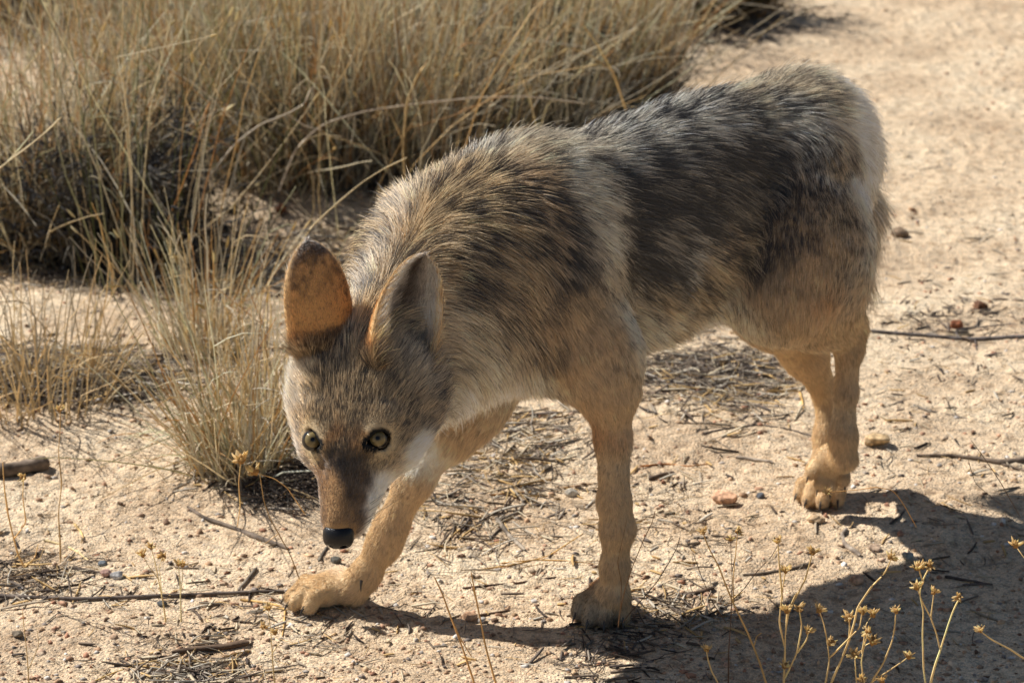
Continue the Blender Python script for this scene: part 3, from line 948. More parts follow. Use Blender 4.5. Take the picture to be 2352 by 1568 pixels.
# ------------------------------------------------------------------ plant matter
def attr_mat(name, rough=0.8, transl=0.0, bump=None):
    m, nt, pb = new_mat(name)
    a = nt.nodes.new("ShaderNodeAttribute"); a.attribute_name = "tint"
    nt.links.new(a.outputs["Color"], pb.inputs["Base Color"])
    pb.inputs["Roughness"].default_value = rough
    pb.inputs["Specular IOR Level"].default_value = 0.25
    if transl:
        t = nt.nodes.new("ShaderNodeBsdfTranslucent"); nt.links.new(a.outputs["Color"], t.inputs[0])
        mx = nt.nodes.new("ShaderNodeMixShader"); mx.inputs[0].default_value = transl
        nt.links.new(pb.outputs[0], mx.inputs[1]); nt.links.new(t.outputs[0], mx.inputs[2])
        nt.links.new(mx.outputs[0], nt.nodes["Material Output"].inputs[0])
    if bump:
        n = nt.nodes.new("ShaderNodeTexNoise"); n.inputs["Scale"].default_value = bump[0]; n.inputs["Detail"].default_value = 6
        tc = nt.nodes.new("ShaderNodeTexCoord")
        mp = nt.nodes.new("ShaderNodeMapping"); mp.inputs["Scale"].default_value = bump[2]
        nt.links.new(tc.outputs["Object"], mp.inputs[0]); nt.links.new(mp.outputs[0], n.inputs["Vector"])
        b = nt.nodes.new("ShaderNodeBump"); b.inputs["Strength"].default_value = 0.8; b.inputs["Distance"].default_value = bump[1]
        nt.links.new(n.outputs["Fac"], b.inputs["Height"]); nt.links.new(b.outputs[0], pb.inputs["Normal"])
        mm = nt.nodes.new("ShaderNodeMix"); mm.data_type = 'RGBA'; mm.blend_type = 'MULTIPLY'; mm.inputs[0].default_value = 1
        cr = nt.nodes.new("ShaderNodeValToRGB"); cr.color_ramp.elements[0].position = 0.35; cr.color_ramp.elements[1].position = 0.65
        cr.color_ramp.elements[0].color = (0.35, 0.33, 0.32, 1); cr.color_ramp.elements[1].color = (1.15, 1.15, 1.15, 1)
        nt.links.new(n.outputs["Fac"], cr.inputs[0]); nt.links.new(a.outputs["Color"], mm.inputs[6]); nt.links.new(cr.outputs[0], mm.inputs[7])
        nt.links.new(mm.outputs[2], pb.inputs["Base Color"])
    return m


m_grass = attr_mat("dry_grass", 0.7, 0.52)
m_weed = attr_mat("dried_weed", 0.75, 0.08)
m_wood = attr_mat("weathered_wood", 0.85, 0, (60, 0.003, (1, 1, 1)))
m_stone = attr_mat("stone", 0.8, 0, (120, 0.002, (1, 1, 1)))
m_litter = attr_mat("dead_litter", 0.85, 0.1)


def set_tint(o, col):
    a = o.data.attributes.new("tint", 'FLOAT_COLOR', 'POINT')
    a.data.foreach_set("color", np.concatenate([col, np.ones((len(col), 1))], 1).astype(np.float32).ravel())


def tubes(paths, radii, cols, sides=3):
    """paths n x k x 3, radii n x k, cols n x 3 or n x k x 3 -> vertices, quads, tints"""
    paths = np.asarray(paths, float); n, k, _ = paths.shape
    t = np.gradient(paths, axis=1)
    t /= np.maximum(np.linalg.norm(t, axis=2, keepdims=True), 1e-9)
    ref = np.where(np.abs(t[..., 2:3]) > 0.8, np.array((1.0, 0.2, 0)), np.array((0, 0, 1.0)))
    s1 = np.cross(t, ref); s1 /= np.maximum(np.linalg.norm(s1, axis=2, keepdims=True), 1e-9)
    s2 = np.cross(t, s1)
    V = np.zeros((n, k, sides, 3))
    for j in range(sides):
        a = 2 * math.pi * j / sides
        V[:, :, j] = paths + (s1 * math.cos(a) + s2 * math.sin(a)) * np.asarray(radii)[..., None]
    idx = np.arange(n * k * sides).reshape(n, k, sides)
    F = []
    for j in range(sides):
        j2 = (j + 1) % sides
        F.append(np.stack([idx[:, :-1, j], idx[:, :-1, j2], idx[:, 1:, j2], idx[:, 1:, j]], -1).reshape(-1, 4))
    cols = np.asarray(cols)
    if cols.ndim == 2: cols = np.repeat(cols[:, None], k, 1)
    col = np.repeat(cols[:, :, None], sides, 2).reshape(-1, 3)
    return V.reshape(-1, 3), np.concatenate(F), col


STRAW = [(234, 216, 178), (238, 226, 198), (224, 198, 150), (245, 237, 216), (206, 170, 122), (214, 206, 188), (190, 186, 152), (232, 222, 198)]
GREY = [(150, 144, 132), (122, 118, 110), (174, 166, 150), (100, 98, 94), (160, 142, 112)]


def pick(pal, n, w=None):
    c = np.array([srgb(p) for p in pal])[rng.choice(len(pal), n, p=w)]
    return np.clip(c * rng.uniform(0.75, 1.15, (n, 1)), 0.01, 0.9)


def stems(base, n, r_base, h0, h1, spread, droop=0.25, lean=(0, 0), pal=STRAW, w=None, rad=0.0010, k=7, kink=0.0):
    a = rng.uniform(0, 2 * math.pi, n); rr = r_base * np.sqrt(rng.random(n))
    b = np.stack([base[0] + rr * np.cos(a), base[1] + rr * np.sin(a), np.zeros(n)], 1)
    b[:, 2] = gz(b) - 0.004
    out = a + rng.normal(0, 0.6, n)
    tilt = np.abs(rng.normal(0, spread, n)) * (0.35 + 0.65 * rr / max(r_base, 1e-6)) + 0.03
    d = np.stack([np.sin(tilt) * np.cos(out) + lean[0], np.sin(tilt) * np.sin(out) + lean[1], np.cos(tilt)], 1)
    d /= np.linalg.norm(d, axis=1, keepdims=True)
    h = rng.uniform(h0, h1, n)
    dr = droop * rng.uniform(0.1, 1.3, n)
    hd = np.stack([np.cos(out), np.sin(out), np.zeros(n)], 1)
    P = np.zeros((n, k, 3)); P[:, 0] = b
    cur = b.copy(); dd = d.copy()
    for i in range(1, k):
        dd = dd + np.where(rng.random((n, 1)) < 0.10, rng.normal(0, 0.45, (n, 3)), 0) + (hd * 0.8 + np.array((0, 0, -0.6))) * (dr / (k - 1))[:, None] * (i / k) * 2 + rng.normal(0, 0.055 + kink, (n, 3))
        dd /= np.linalg.norm(dd, axis=1, keepdims=True)
        cur = cur + dd * (h / (k - 1))[:, None]
        P[:, i] = cur
    Rr = rad * rng.uniform(0.6, 1.3, n)[:, None] * np.linspace(1.0, 0.35, k)[None]
    return P, Rr, pick(pal, n, w)


def leaves_of(P, cols, share, length=0.05, k=4):
    """narrow dry blades leaving the stems"""
    n = int(len(P) * share)
    i = rng.integers(0, len(P), n); j = rng.integers(1, P.shape[1] - 2, n)
    o = P[i, j]; t = P[i, j + 1] - P[i, j]; t /= np.linalg.norm(t, axis=1, keepdims=True)
    s = rng.normal(size=(n, 3)); s[:, 2] *= 0.4
    d = t * 0.8 + s * 0.55
    d /= np.linalg.norm(d, axis=1, keepdims=True)
    L = length * rng.uniform(0.4, 1.4, n)
    Q = np.zeros((n, k, 3)); Q[:, 0] = o
    for q in range(1, k):
        d = d + np.array((0, 0, -0.28)) + rng.normal(0, 0.12, (n, 3)); d /= np.linalg.norm(d, axis=1, keepdims=True)
        Q[:, q] = Q[:, q - 1] + d * (L / (k - 1))[:, None]
    return Q, 0.0008 * np.ones((n, 1)) * np.array((1.0, 1.0, 0.8, 0.3))[None, :k], cols[i] * rng.uniform(0.8, 1.15, (n, 1))


def heads_of(P, share, length=0.018):
    """small pale seed spikelets at stem tips"""
    i = np.nonzero(rng.random(len(P)) < share)[0]
    o = P[i, -1]; t = P[i, -1] - P[i, -2]; t /= np.maximum(np.linalg.norm(t, axis=1, keepdims=True), 1e-9)
    Q = np.stack([o, o + t * length * 0.33, o + t * length * 0.66, o + t * length], 1)
    return Q, 0.0021 * np.array((0.4, 1.0, 0.8, 0.1))[None] * rng.uniform(0.6, 1.3, (len(i), 1)), pick([(226, 214, 176), (212, 190, 140), (196, 176, 130)], len(i))


def merge(parts):
    V, F, Cc, o = [], [], [], 0
    for v, f, c in parts:
        V.append(v); F.append(f + o); Cc.append(c); o += len(v)
    return np.concatenate(V), np.concatenate(F), np.concatenate(Cc)


def build(name, parts, mat, parent=None):
    v, f, c = merge(parts)
    o = mesh_obj(name, v, f, [mat], parent)
    set_tint(o, c)
    return o


def tussock(name, u, v, n, r_base, h0, h1, spread, label, group=None, droop=0.25, lean=(0, 0), pal=STRAW, w=None, leaf=1.0, head=0.12, grey=0.0, rad=0.0013, cat="grass tuft"):
    b = G(u, v)
    P, Rr, cc = stems(b, n, r_base, h0, h1, spread, droop, lean, pal, w, rad)
    parts = [tubes(P, Rr, cc)]
    if leaf: parts.append(tubes(*leaves_of(P, cc, leaf)))
    if head: parts.append(tubes(*heads_of(P, head)))
    # dead thatch round the foot
    P2, R2, c2 = stems(b, int(n * 0.5), r_base * 1.15, h0 * 0.25, h0 * 0.6, spread * 1.6, 0.7, lean, GREY + STRAW[:3], None, rad * 0.9, 5, 0.12)
    parts.append(tubes(P2, R2, c2))
    if grey:
        P3, R3, c3 = stems(b, int(n * grey), r_base * 0.95, h0 * 0.4, h1 * 0.55, spread * 1.3, 0.1, lean, GREY, None, rad * 1.25, 6, 0.16)
        parts.append(tubes(P3, R3, c3))
        parts.append(tubes(*leaves_of(P3, c3 * 0.9, 2.5, 0.02)))
    o = build(name, parts, m_grass)
    return tag(o, label, cat, group)


TG = "dry grass tussocks behind the coyote"
T = tussock
T("grass_tussock", 690, 395, 620, 0.16, 0.21, 0.57, 0.36, "straw grass tussock rising behind the pale sand mound", TG, grey=0.5)
T("grass_tussock", 905, 400, 520, 0.13, 0.19, 0.52, 0.36, "straw grass tussock just behind the coyote's neck with dark gaps low down", TG, grey=0.3)
T("grass_tussock", 1150, 330, 560, 0.17, 0.21, 0.52, 0.36, "straw grass tussock showing above the coyote's withers", TG, grey=0.9)
T("grass_tussock", 1360, 255, 650, 0.14, 0.18, 0.47, 0.36, "rightmost straw grass tussock, above the middle of the coyote's back", TG, grey=0.9)
T("grass_tussock", 60, 540, 600, 0.16, 0.16, 0.47, 0.36, "grass tussock at the left edge beside the grey shrub", TG, grey=0.6)
T("grass_tussock", 450, 370, 560, 0.17, 0.19, 0.53, 0.36, "grass tussock between the grey shrub and the sand mound", TG, grey=0.6)
T("grass_clump", 545, 1075, 270, 0.055, 0.08, 0.27, 0.55, "spiky low clump of straw and grey grass beside the coyote's cheek", droop=0.15, lean=(-0.16, 0.05), leaf=0.5, head=0.0, rad=0.0011)
T("grass_clump", 618, 985, 120, 0.045, 0.08, 0.20, 0.5, "pale thin grass wisps standing close behind the coyote's cheek ruff", droop=0.3, leaf=0.8, head=0.1, pal=[(236, 222, 190), (226, 204, 156), (206, 190, 160)])
T("grass_clump", 470, 800, 130, 0.060, 0.10, 0.24, 0.40, "thin sparse grass on the bare sand behind the spiky clump", leaf=0.6, head=0.1)
T("grass_clump", 90, 905, 160, 0.10, 0.06, 0.20, 0.45, "sparse straw stems growing from the dark mat of dead grass", leaf=0.5, head=0.0, pal=[(226, 204, 164), (232, 214, 178), (190, 178, 156)])
T("tall_grass", 350, 655, 46, 0.10, 0.35, 0.62, 0.16, "few tall thin green and straw stalks in front of the grey shrub", leaf=0.5, head=0.5, pal=STRAW + [(132, 132, 84), (120, 124, 84)], rad=0.0012)
T("tall_grass", 900, 470, 30, 0.22, 0.30, 0.50, 0.30, "scattered bent straw stalks in front of the tussock behind the coyote's neck", droop=0.6, leaf=0.6, head=0.2, rad=0.0014)


def shrub(u, v, r, h, n, label, pal=GREY):
    b = G(u, v)
    P, Rr, cc = stems(b, n, r * 0.45, h * 0.5, h, 0.5, 0.05, (0, 0), pal, None, 0.0016, 7, 0.12)
    root = bpy.data.objects.new("desert_shrub", None); root.location = b; C.objects.link(root)
    tag(root, label, "shrub")
    tw = leaves_of(P, cc, 7, 0.07, 4)
    v_, f_, c_ = merge([tubes(P, Rr, cc), tubes(*tw)])
    o = mesh_obj("branch", v_ - b, f_, [m_grass], root); set_tint(o, c_); o["kind"] = "stuff"
    lv = leaves_of(np.concatenate([P[:, :4], tw[0]]), np.concatenate([cc, tw[2]]), 4.0, 0.014, 4)
    v_, f_, c_ = tubes(lv[0], lv[1] * 2.0, lv[2] * 0.85)
    o = mesh_obj("foliage", v_ - b, f_, [m_grass], root); set_tint(o, c_)
    return root


shrub(250, 585, 0.26, 0.34, 240, "grey twiggy shrub with a dark base at the left", [(112, 108, 104), (92, 90, 90), (134, 128, 116), (150, 132, 100)])
shrub(1130, 250, 0.34, 0.40, 260, "dark grey shrub standing among the grass behind the coyote's back", [(96, 92, 88), (120, 112, 100), (84, 80, 74)])
shrub(1640, 35, 0.22, 0.30, 160, "dark shrub cut by the upper edge of the picture on bare sand", [(76, 70, 56), (100, 88, 60), (160, 124, 70)])

# the grass farther back reads as one mass
parts = []
for i in range(50):
    x = rng.uniform(-1.9, 0.62); y = rng.uniform(5.0, 8.6)
    if x > 0.10 + 0.07 * (y - 5.0): continue
    b = np.array((x, y, 0))
    tone = rng.random()
    wt = np.array((1, 1, 1, 1, 0.6, 0.5, 0.5, 1)) if tone < 0.55 else (np.array((0.4, 0.6, 0.3, 0.8, 0.2, 2, 1, 1.5)) if tone < 0.8 else np.array((1, 0.4, 1.4, 0.4, 1.2, 0.3, 1.2, 0.4)))
    top = rng.uniform(0.34, 0.56)
    if tone < 0.85:
        P, Rr, cc = stems(b, int(rng.uniform(90, 200)), 0.22, 0.16, top, 0.42, 0.55, (0, 0), STRAW, wt / wt.sum(), 0.0017, 7, 0.03)
        parts.append(tubes(P, Rr, cc)); parts.append(tubes(*leaves_of(P, cc, 0.9, 0.06))); parts.append(tubes(*heads_of(P, 0.25)))
    P, Rr, cc = stems(b, int(rng.uniform(80, 340)), 0.27, 0.12, rng.uniform(0.24, 0.40), 0.6, 0.1, (0, 0), GREY, None, 0.0017, 6, 0.15)
    parts.append(tubes(P, Rr, cc)); parts.append(tubes(*leaves_of(P, cc * 0.9, 2.5, 0.03)))
o = build("dry_grass", parts, m_grass)
tag(o, "dense dry straw grass filling the ground behind", "grass", kind="stuff")

# ------------------------------------------------------------------ litter and gravel
def litter(zones):
    P, Rr, cc = [], [], []
    for u, v, ru, rv, n, lmin, lmax, pal in zones:
        uu = u + ru * rng.normal(0, 0.55, n); vv = v + rv * rng.normal(0, 0.55, n)
        d = (CX[None] * ((uu - 1176) / 6765)[:, None] - CY[None] * ((vv - 784) / 6765)[:, None] - CZ[None])
        p = CAMP + d * (-CAM_H / d[:, 2])[:, None]
        L = rng.uniform(lmin, lmax, n); a = rng.uniform(0, 2 * math.pi, n)
        dirv = np.stack([np.cos(a), np.sin(a), np.zeros(n)], 1)
        bend = rng.normal(0, 0.16, n)[:, None] * np.stack([-np.sin(a), np.cos(a), np.zeros(n)], 1)
        q = np.zeros((n, 4, 3))
        ea, eb = p - dirv * (L * 0.5)[:, None], p + dirv * (L * 0.5)[:, None]
        za, zb = gz(ea) + 0.001, gz(eb) + 0.001 + np.abs(rng.normal(0, 0.10, n)) * L
        mid_up = np.maximum(gz(p) + 0.0012 - (za + zb) / 2, 0)
        za += mid_up; zb += mid_up
        for k in range(4):
            t = k / 3 - 0.5
            q[:, k] = p + dirv * (L * t)[:, None] + bend * (L * t * t)[:, None]
            q[:, k, 2] = za + (zb - za) * k / 3
        P.append(q); Rr.append((0.0004 + 0.0016 * rng.random(n) ** 2.5)[:, None] * np.array((0.8, 1, 1, 0.6))); cc.append(pick(pal, n))
    return tubes(np.concatenate(P), np.concatenate(Rr), np.concatenate(cc))


DARK = [(92, 78, 66), (70, 60, 54), (120, 104, 88), (150, 138, 122), (108, 96, 86)]
PALE = [(206, 190, 160), (186, 176, 158), (200, 166, 112), (166, 150, 128)]
MIX = DARK + PALE + PALE
MUD = [(58, 50, 44), (76, 66, 56), (96, 82, 68)]
Z = [(1650, 880, 200, 90, 900, 0.01, 0.06, MIX), (1640, 850, 130, 45, 500, 0.01, 0.04, DARK), (1180, 1030, 170, 110, 520, 0.01, 0.06, MIX), (1080, 1180, 170, 110, 260, 0.01, 0.06, MIX),
     (150, 880, 200, 50, 3600, 0.01, 0.06, MIX), (150, 885, 200, 48, 3400, 0.008, 0.045, DARK), (640, 1110, 90, 40, 900, 0.01, 0.05, DARK), (600, 1080, 120, 60, 600, 0.01, 0.06, MIX),
     (440, 1540, 150, 35, 330, 0.008, 0.04, MIX), (80, 1320, 130, 60, 220, 0.01, 0.06, PALE + DARK), (1560, 1400, 200, 60, 300, 0.008, 0.04, MIX), (1420, 1480, 150, 80, 220, 0.008, 0.04, DARK),
     (700, 600, 180, 60, 900, 0.01, 0.06, MIX), (400, 640, 240, 40, 1500, 0.01, 0.07, MIX), (850, 420, 180, 40, 900, 0.01, 0.06, DARK), (1200, 800, 1200, 800, 900, 0.006, 0.03, MIX), (2150, 1000, 220, 500, 260, 0.008, 0.04, MIX),
     (160, 895, 180, 40, 1500, 0.01, 0.05, MUD), (1640, 860, 140, 40, 500, 0.008, 0.03, MUD), (640, 1100, 90, 35, 500, 0.008, 0.04, MUD), (2180, 740, 160, 50, 200, 0.006, 0.03, DARK), (1650, 60, 180, 40, 600, 0.01, 0.06, DARK), (600, 1420, 500, 130, 420, 0.006, 0.035, MIX), (1500, 1180, 250, 150, 350, 0.006, 0.03, MIX)]
o = build("dead_litter", [litter(Z)], m_litter)
tag(o, "scattered dead grass bits and tiny twigs lying on the sand", "plant litter", kind="stuff")


ICO = None
def ico():
    global ICO
    if ICO is None:
        t = (1 + 5 ** 0.5) / 2
        v = np.array([(-1, t, 0), (1, t, 0), (-1, -t, 0), (1, -t, 0), (0, -1, t), (0, 1, t), (0, -1, -t), (0, 1, -t), (t, 0, -1), (t, 0, 1), (-t, 0, -1), (-t, 0, 1)], float)
        f = [(0, 11, 5), (0, 5, 1), (0, 1, 7), (0, 7, 10), (0, 10, 11), (1, 5, 9), (5, 11, 4), (11, 10, 2), (10, 7, 6), (7, 1, 8), (3, 9, 4), (3, 4, 2), (3, 2, 6), (3, 6, 8), (3, 8, 9), (4, 9, 5), (2, 4, 11), (6, 2, 10), (8, 6, 7), (9, 8, 1)]
        ICO = (v / np.linalg.norm(v[0]), np.array(f))
    return ICO


def sub_ico(n):
    v, f = ico()
    v = v.tolist(); f = f.tolist()
    for _ in range(n):
        mid = {}; nf = []
        def m(a, b):
            key = (min(a, b), max(a, b))
            if key not in mid:
                p = nrm(np.array(v[a]) + np.array(v[b])); v.append(p.tolist()); mid[key] = len(v) - 1
            return mid[key]
        for a, b, c in f:
            ab, bc, ca = m(a, b), m(b, c), m(c, a)
            nf += [(a, ab, ca), (b, bc, ab), (c, ca, bc), (ab, bc, ca)]
        f = nf
    return np.array(v), np.array(f)


SAND_ST = [(206, 172, 134), (188, 152, 118), (214, 190, 160), (176, 146, 118), (200, 168, 136), (210, 176, 146), (190, 158, 126), (168, 158, 146), (204, 160, 128), (186, 136, 106), (222, 214, 202), (140, 128, 118), (150, 118, 92)]
nG = 11000
uu = rng.uniform(-150, 2500, nG); vv = 1600 - 1650 * rng.random(nG) ** 1.5
d = (CX[None] * ((uu - 1176) / 6765)[:, None] - CY[None] * ((vv - 784) / 6765)[:, None] - CZ[None])
gp = CAMP + d * (-CAM_H / d[:, 2])[:, None]
gp[:, 2] = gz(gp)
v0, f0 = ico()
sz = 0.0012 + 0.0032 * rng.random(nG) ** 3.0
dirs = rng.normal(size=(nG, 1, 3))
vv_ = v0[None] * (1 + 0.25 * rng.normal(size=(nG, 12, 1))) * np.array((1, 1, 0.7)) * sz[:, None, None] * rng.uniform(0.7, 1.4, (nG, 1, 3)) + gp[:, None]
fv = (f0[None] + 12 * np.arange(nG)[:, None, None]).reshape(-1, 3)
o = mesh_obj("gravel", vv_.reshape(-1, 3), fv, [m_stone], smooth=False)
set_tint(o, np.repeat(pick(SAND_ST, nG), 12, 0))
tag(o, "small grit and crumbs of stone scattered over the sand", "gravel", kind="stuff")

# ------------------------------------------------------------------ stones one can point at
SV, SF = sub_ico(3)


def stone(u, v, wpx, hpx, col, label, seed, name="stone", squash=0.7, rough=0.28, cat="stone"):
    p = G(u, v)
    slant = np.linalg.norm(p - CAMP)
    w = wpx / 6765 * slant / 2; h = hpx / 6765 * slant / 2
    n = vnoise(SV * 1.0 + seed * 3.1, 0.9, seed) * rough + vnoise(SV + seed, 0.35, seed + 1) * rough * 0.4 + vnoise(SV + seed, 0.14, seed + 2) * rough * 0.16
    V = SV * (1 + n)[:, None]
    # knock off a few flat facets
    r_ = np.random.default_rng(seed)
    for _ in range(7):
        d = nrm(r_.normal(size=3)); c = r_.uniform(0.62, 0.95)
        ex = np.maximum(V @ d - c, 0); V = V - ex[:, None] * d * 0.85
    V = V * np.array((w, w * 0.8, h))
    a = r_.uniform(-0.5, 0.5)
    V[:, 0], V[:, 1] = V[:, 0] * math.cos(a) - V[:, 1] * math.sin(a), V[:, 0] * math.sin(a) + V[:, 1] * math.cos(a)
    o = mesh_obj(name, V, SF, [m_stone])
    o.location = p + np.array((0, 0, h * 0.55))
    cc = srgb(col)[None] * (1 + 0.18 * vnoise(SV + seed, 0.5, seed + 5))[:, None]
    set_tint(o, np.clip(cc, 0.01, 0.9))
    return tag(o, label, cat)


stone(1662, 1152, 62, 34, (222, 176, 140), "orange pink stone on bare sand between the fore and hind paws", 3)
stone(1746, 1142, 22, 16, (92, 96, 102), "small dark grey pebble right of the orange pink stone", 4, rough=0.12)
stone(2010, 1018, 66, 28, (206, 176, 132), "flat tan rock on the sand just right of the lifted hind paw", 5)
stone(1872, 1196, 42, 20, (208, 178, 140), "flat tan stone right below the planted hind paw", 6)
stone(1968, 1340, 32, 28, (214, 170, 136), "rounded pink stone at the edge of the coyote's shadow", 7)
stone(2084, 1283, 26, 24, (172, 172, 160), "pale grey pebble lying inside the coyote's shadow", 8)
stone(236, 1298, 22, 16, (120, 128, 134), "blue grey pebble beside two pale pebbles at the lower left", 9, rough=0.15)
stone(243, 1322, 28, 22, (186, 150, 136), "pinkish pebble touching the pale white one at the lower left", 10, rough=0.15)
stone(269, 1327, 30, 22, (206, 204, 200), "pale white pebble at the lower left above the long dark branch", 11, rough=0.15)
stone(772, 1292, 26, 20, (110, 108, 98), "dark grey pebble on the sand just below the coyote's nose", 12, rough=0.15)
stone(1314, 1136, 30, 22, (214, 206, 188), "white stone beside the planted fore leg", 13)
stone(646, 486, 28, 24, (120, 76, 48), "round dark brown stone on the sand mound", 14, rough=0.12)
stone(2252, 708, 34, 24, (120, 84, 60), "dark brown clod right of the tail above the bare branch", 15)
stone(2196, 752, 30, 24, (150, 92, 60), "reddish brown clod resting by the bare branch", 16)
stone(2066, 542, 46, 26, (140, 118, 94), "brown clod on open sand right of the coyote's haunch", 17)
stone(2010, 1262, 30, 16, (206, 178, 150), "flat pale stone between the bleached wood and the shadow", 18)
stone(1080, 1422, 30, 24, (196, 156, 122), "tan stone above the thin shadow of the stepping fore leg", 19)
stone(1108, 1428, 20, 18, (196, 188, 176), "small pale pebble beside the tan stone above the thin shadow", 20)
stone(43, 1462, 26, 20, (128, 116, 98), "brown pebble near the lower left corner", 21)
stone(372, 1389, 24, 14, (96, 98, 98), "dark pebble tight under the long dark branch", 22)

# ------------------------------------------------------------------ sticks
def smooth_path(pts, k):
    pts = np.asarray(pts, float)
    s = np.concatenate([[0], np.cumsum(np.linalg.norm(np.diff(pts, axis=0), axis=1))])
    t = np.linspace(0, s[-1], k)
    out = np.stack([np.interp(t, s, pts[:, i]) for i in range(3)], 1)
    if k > 6:
        sm = out.copy(); sm[1:-1] = (out[:-2] + 2 * out[1:-1] + out[2:]) / 4; out = sm
    return out


def limb(pts, r0, r1, col, k=None, sides=7, seed=0, knots=0.12, flat=1.0):
    """a bent stick with a rough skin and closed ends"""
    if k is None: k = max(10, len(pts) * 5)
    P = smooth_path(pts, k)
    rr = np.linspace(r0, r1, k) * (1 + 1.6 * knots * vnoise(P, 0.03, 70 + seed) + knots * 0.7 * vnoise(P, 0.011, 71 + seed))
    rr[0] *= 0.55; rr[-1] *= 0.45
    v, f, c = tubes(P[None], rr[None], srgb(col)[None], sides)
    v = v + 0.12 * np.repeat(rr, sides)[:, None] * np.stack([vnoise(v, 0.008, s + seed) for s in (72, 73, 74)], 1)
    if flat != 1.0:
        mz = np.repeat(P[:, 2], sides); v[:, 2] = mz + (v[:, 2] - mz) * flat
    n0 = len(v)
    v = np.concatenate([v, P[:1] , P[-1:]])
    cap = [(j, (j + 1) % sides, n0, n0) for j in range(sides)]
    e = (k - 1) * sides
    cap += [(e + (j + 1) % sides, e + j, n0 + 1, n0 + 1) for j in range(sides)]
    c = np.concatenate([c, c[:1], c[-1:]]) * (1 + 0.25 * vnoise(v, 0.012, 75 + seed))[:, None]
    return v, f, np.clip(c, 0.01, 0.9), np.array([q[:3] for q in cap])


def stick(name, pix, px0, px1, col, label, seed, forks=(), lift=None, cat="stick", flat=1.0, sides=7, group=None):
    vs, fs, cs, o = [], [], [], 0
    for path, a, b in [(pix, px0, px1)] + [(f[0], f[1], f[2]) for f in forks]:
        pts = [G(q[0], q[1]) for q in path]
        sl = np.linalg.norm(pts[0] - CAMP) / 6765 / 2
        pts = [p + np.array((0, 0, (q[2] if len(q) > 2 else 0) + a * sl * 0.7)) for p, q in zip(pts, path)]
        v, f, c, cap = limb(pts, a * sl, b * sl, col, seed=seed, flat=flat, sides=sides)
        fs += [tuple(x + o) for x in f] + [tuple(x + o) for x in cap]
        vs.append(v); cs.append(c); o += len(v)
    ob = mesh_obj(name, np.concatenate(vs), [tuple(int(i) for i in q) for q in fs], [m_wood])
    set_tint(ob, np.concatenate(cs))
    return tag(ob, label, cat, group)


stick("fallen_branch", [(-60, 1370), (60, 1376), (200, 1380), (330, 1374), (480, 1368), (600, 1362), (672, 1362)], 13, 7, (110, 98, 88), "long dark thin branch ending under the stepping fore paw", 1,
      [([(165, 1376), (160, 1362, 0.012), (157, 1352, 0.018)], 5, 3), ([(282, 1374), (278, 1362, 0.008)], 4, 2)], cat="branch")
stick("log", [(-40, 1098), (20, 1092), (70, 1083), (114, 1074)], 40, 30, (128, 112, 96), "short weathered log with a dark shadow at the left edge", 2, cat="log", sides=12)
stick("bark_piece", [(395, 1502), (450, 1494), (510, 1490), (572, 1478)], 15, 22, (104, 84, 66), "slab of dark bark lying on sand at the lower left", 3, cat="bark", flat=0.7, sides=9)
stick("stick", [(430, 1165), (470, 1192), (530, 1212), (600, 1240), (662, 1262)], 8, 14, (120, 106, 92), "grey brown stick pointing down to the coyote's nose from the left", 4)
stick("twig", [(548, 1358), (568, 1334), (590, 1306)], 10, 9, (140, 128, 112), "short grey twig leaning on the long dark branch", 5, cat="twig")
stick("twig", [(732, 1290), (742, 1272), (752, 1256)], 8, 6, (120, 112, 98), "stubby grey twig right under the coyote's nose", 6, cat="twig")
stick("fallen_branch", [(1990, 762), (2060, 768), (2140, 774), (2230, 782), (2300, 778), (2400, 774)], 8, 10, (112, 104, 98), "thin dark branch running right from the near hind leg", 7,
      [([(2205, 778), (2190, 768, 0.006), (2330, 762, 0.012)], 4, 3), ([(2240, 782), (2243, 806)], 4, 2)], cat="branch")
stick("fallen_branch", [(2105, 1048), (2180, 1048), (2250, 1056), (2300, 1066), (2420, 1054)], 7, 22, (120, 104, 88), "gnarled branch thickening towards the right edge", 8, [([(2300, 1068), (2360, 1085)], 8, 4)], cat="branch")
stick("twig", [(2108, 938), (2150, 948), (2200, 958), (2262, 972)], 5, 3, (124, 116, 106), "fine grey twig on open sand above the gnarled branch", 9, cat="twig")
stick("driftwood", [(1945, 1216), (1934, 1230), (1940, 1252), (1958, 1266), (1976, 1278)], 9, 12, (168, 154, 138), "bleached bent piece of wood below the planted hind paw", 10, cat="wood")
stick("stick", [(1706, 1322), (1760, 1318), (1810, 1310), (1868, 1294)], 9, 11, (138, 122, 104), "flat grey stick on the sand right of the planted fore leg", 11, cat="stick", flat=0.7)
stick("stick", [(1140, 1192), (1152, 1210), (1172, 1236), (1206, 1266)], 12, 8, (150, 138, 122), "forked grey stick between the two fore legs", 12, [([(1146, 1196), (1190, 1178), (1212, 1140)], 8, 4)])
stick("twig", [(1050, 1236), (1090, 1240), (1118, 1252), (1148, 1276)], 8, 4, (108, 92, 78), "dark curved twig just right of the stepping fore leg", 13, cat="twig")
stick("twig", [(1062, 1352), (1120, 1346), (1190, 1340), (1278, 1326)], 6, 4, (104, 80, 66), "thin brown twig above the shadow of the stepping leg", 14, cat="twig")
stick("twig", [(1100, 1414), (1140, 1408), (1172, 1402)], 6, 4, (126, 100, 80), "short brown twig resting by the thin shadow", 15, cat="twig")
stick("twig", [(1612, 920), (1650, 902), (1678, 880)], 8, 7, (112, 96, 82), "dark broken twig in the litter under the coyote's belly", 16, cat="twig")
stick("twig", [(1610, 998), (1660, 986), (1740, 976), (1810, 986), (1880, 1006)], 4, 3, (92, 82, 76), "long fine dark twig under the belly near the hind legs", 17, cat="twig")
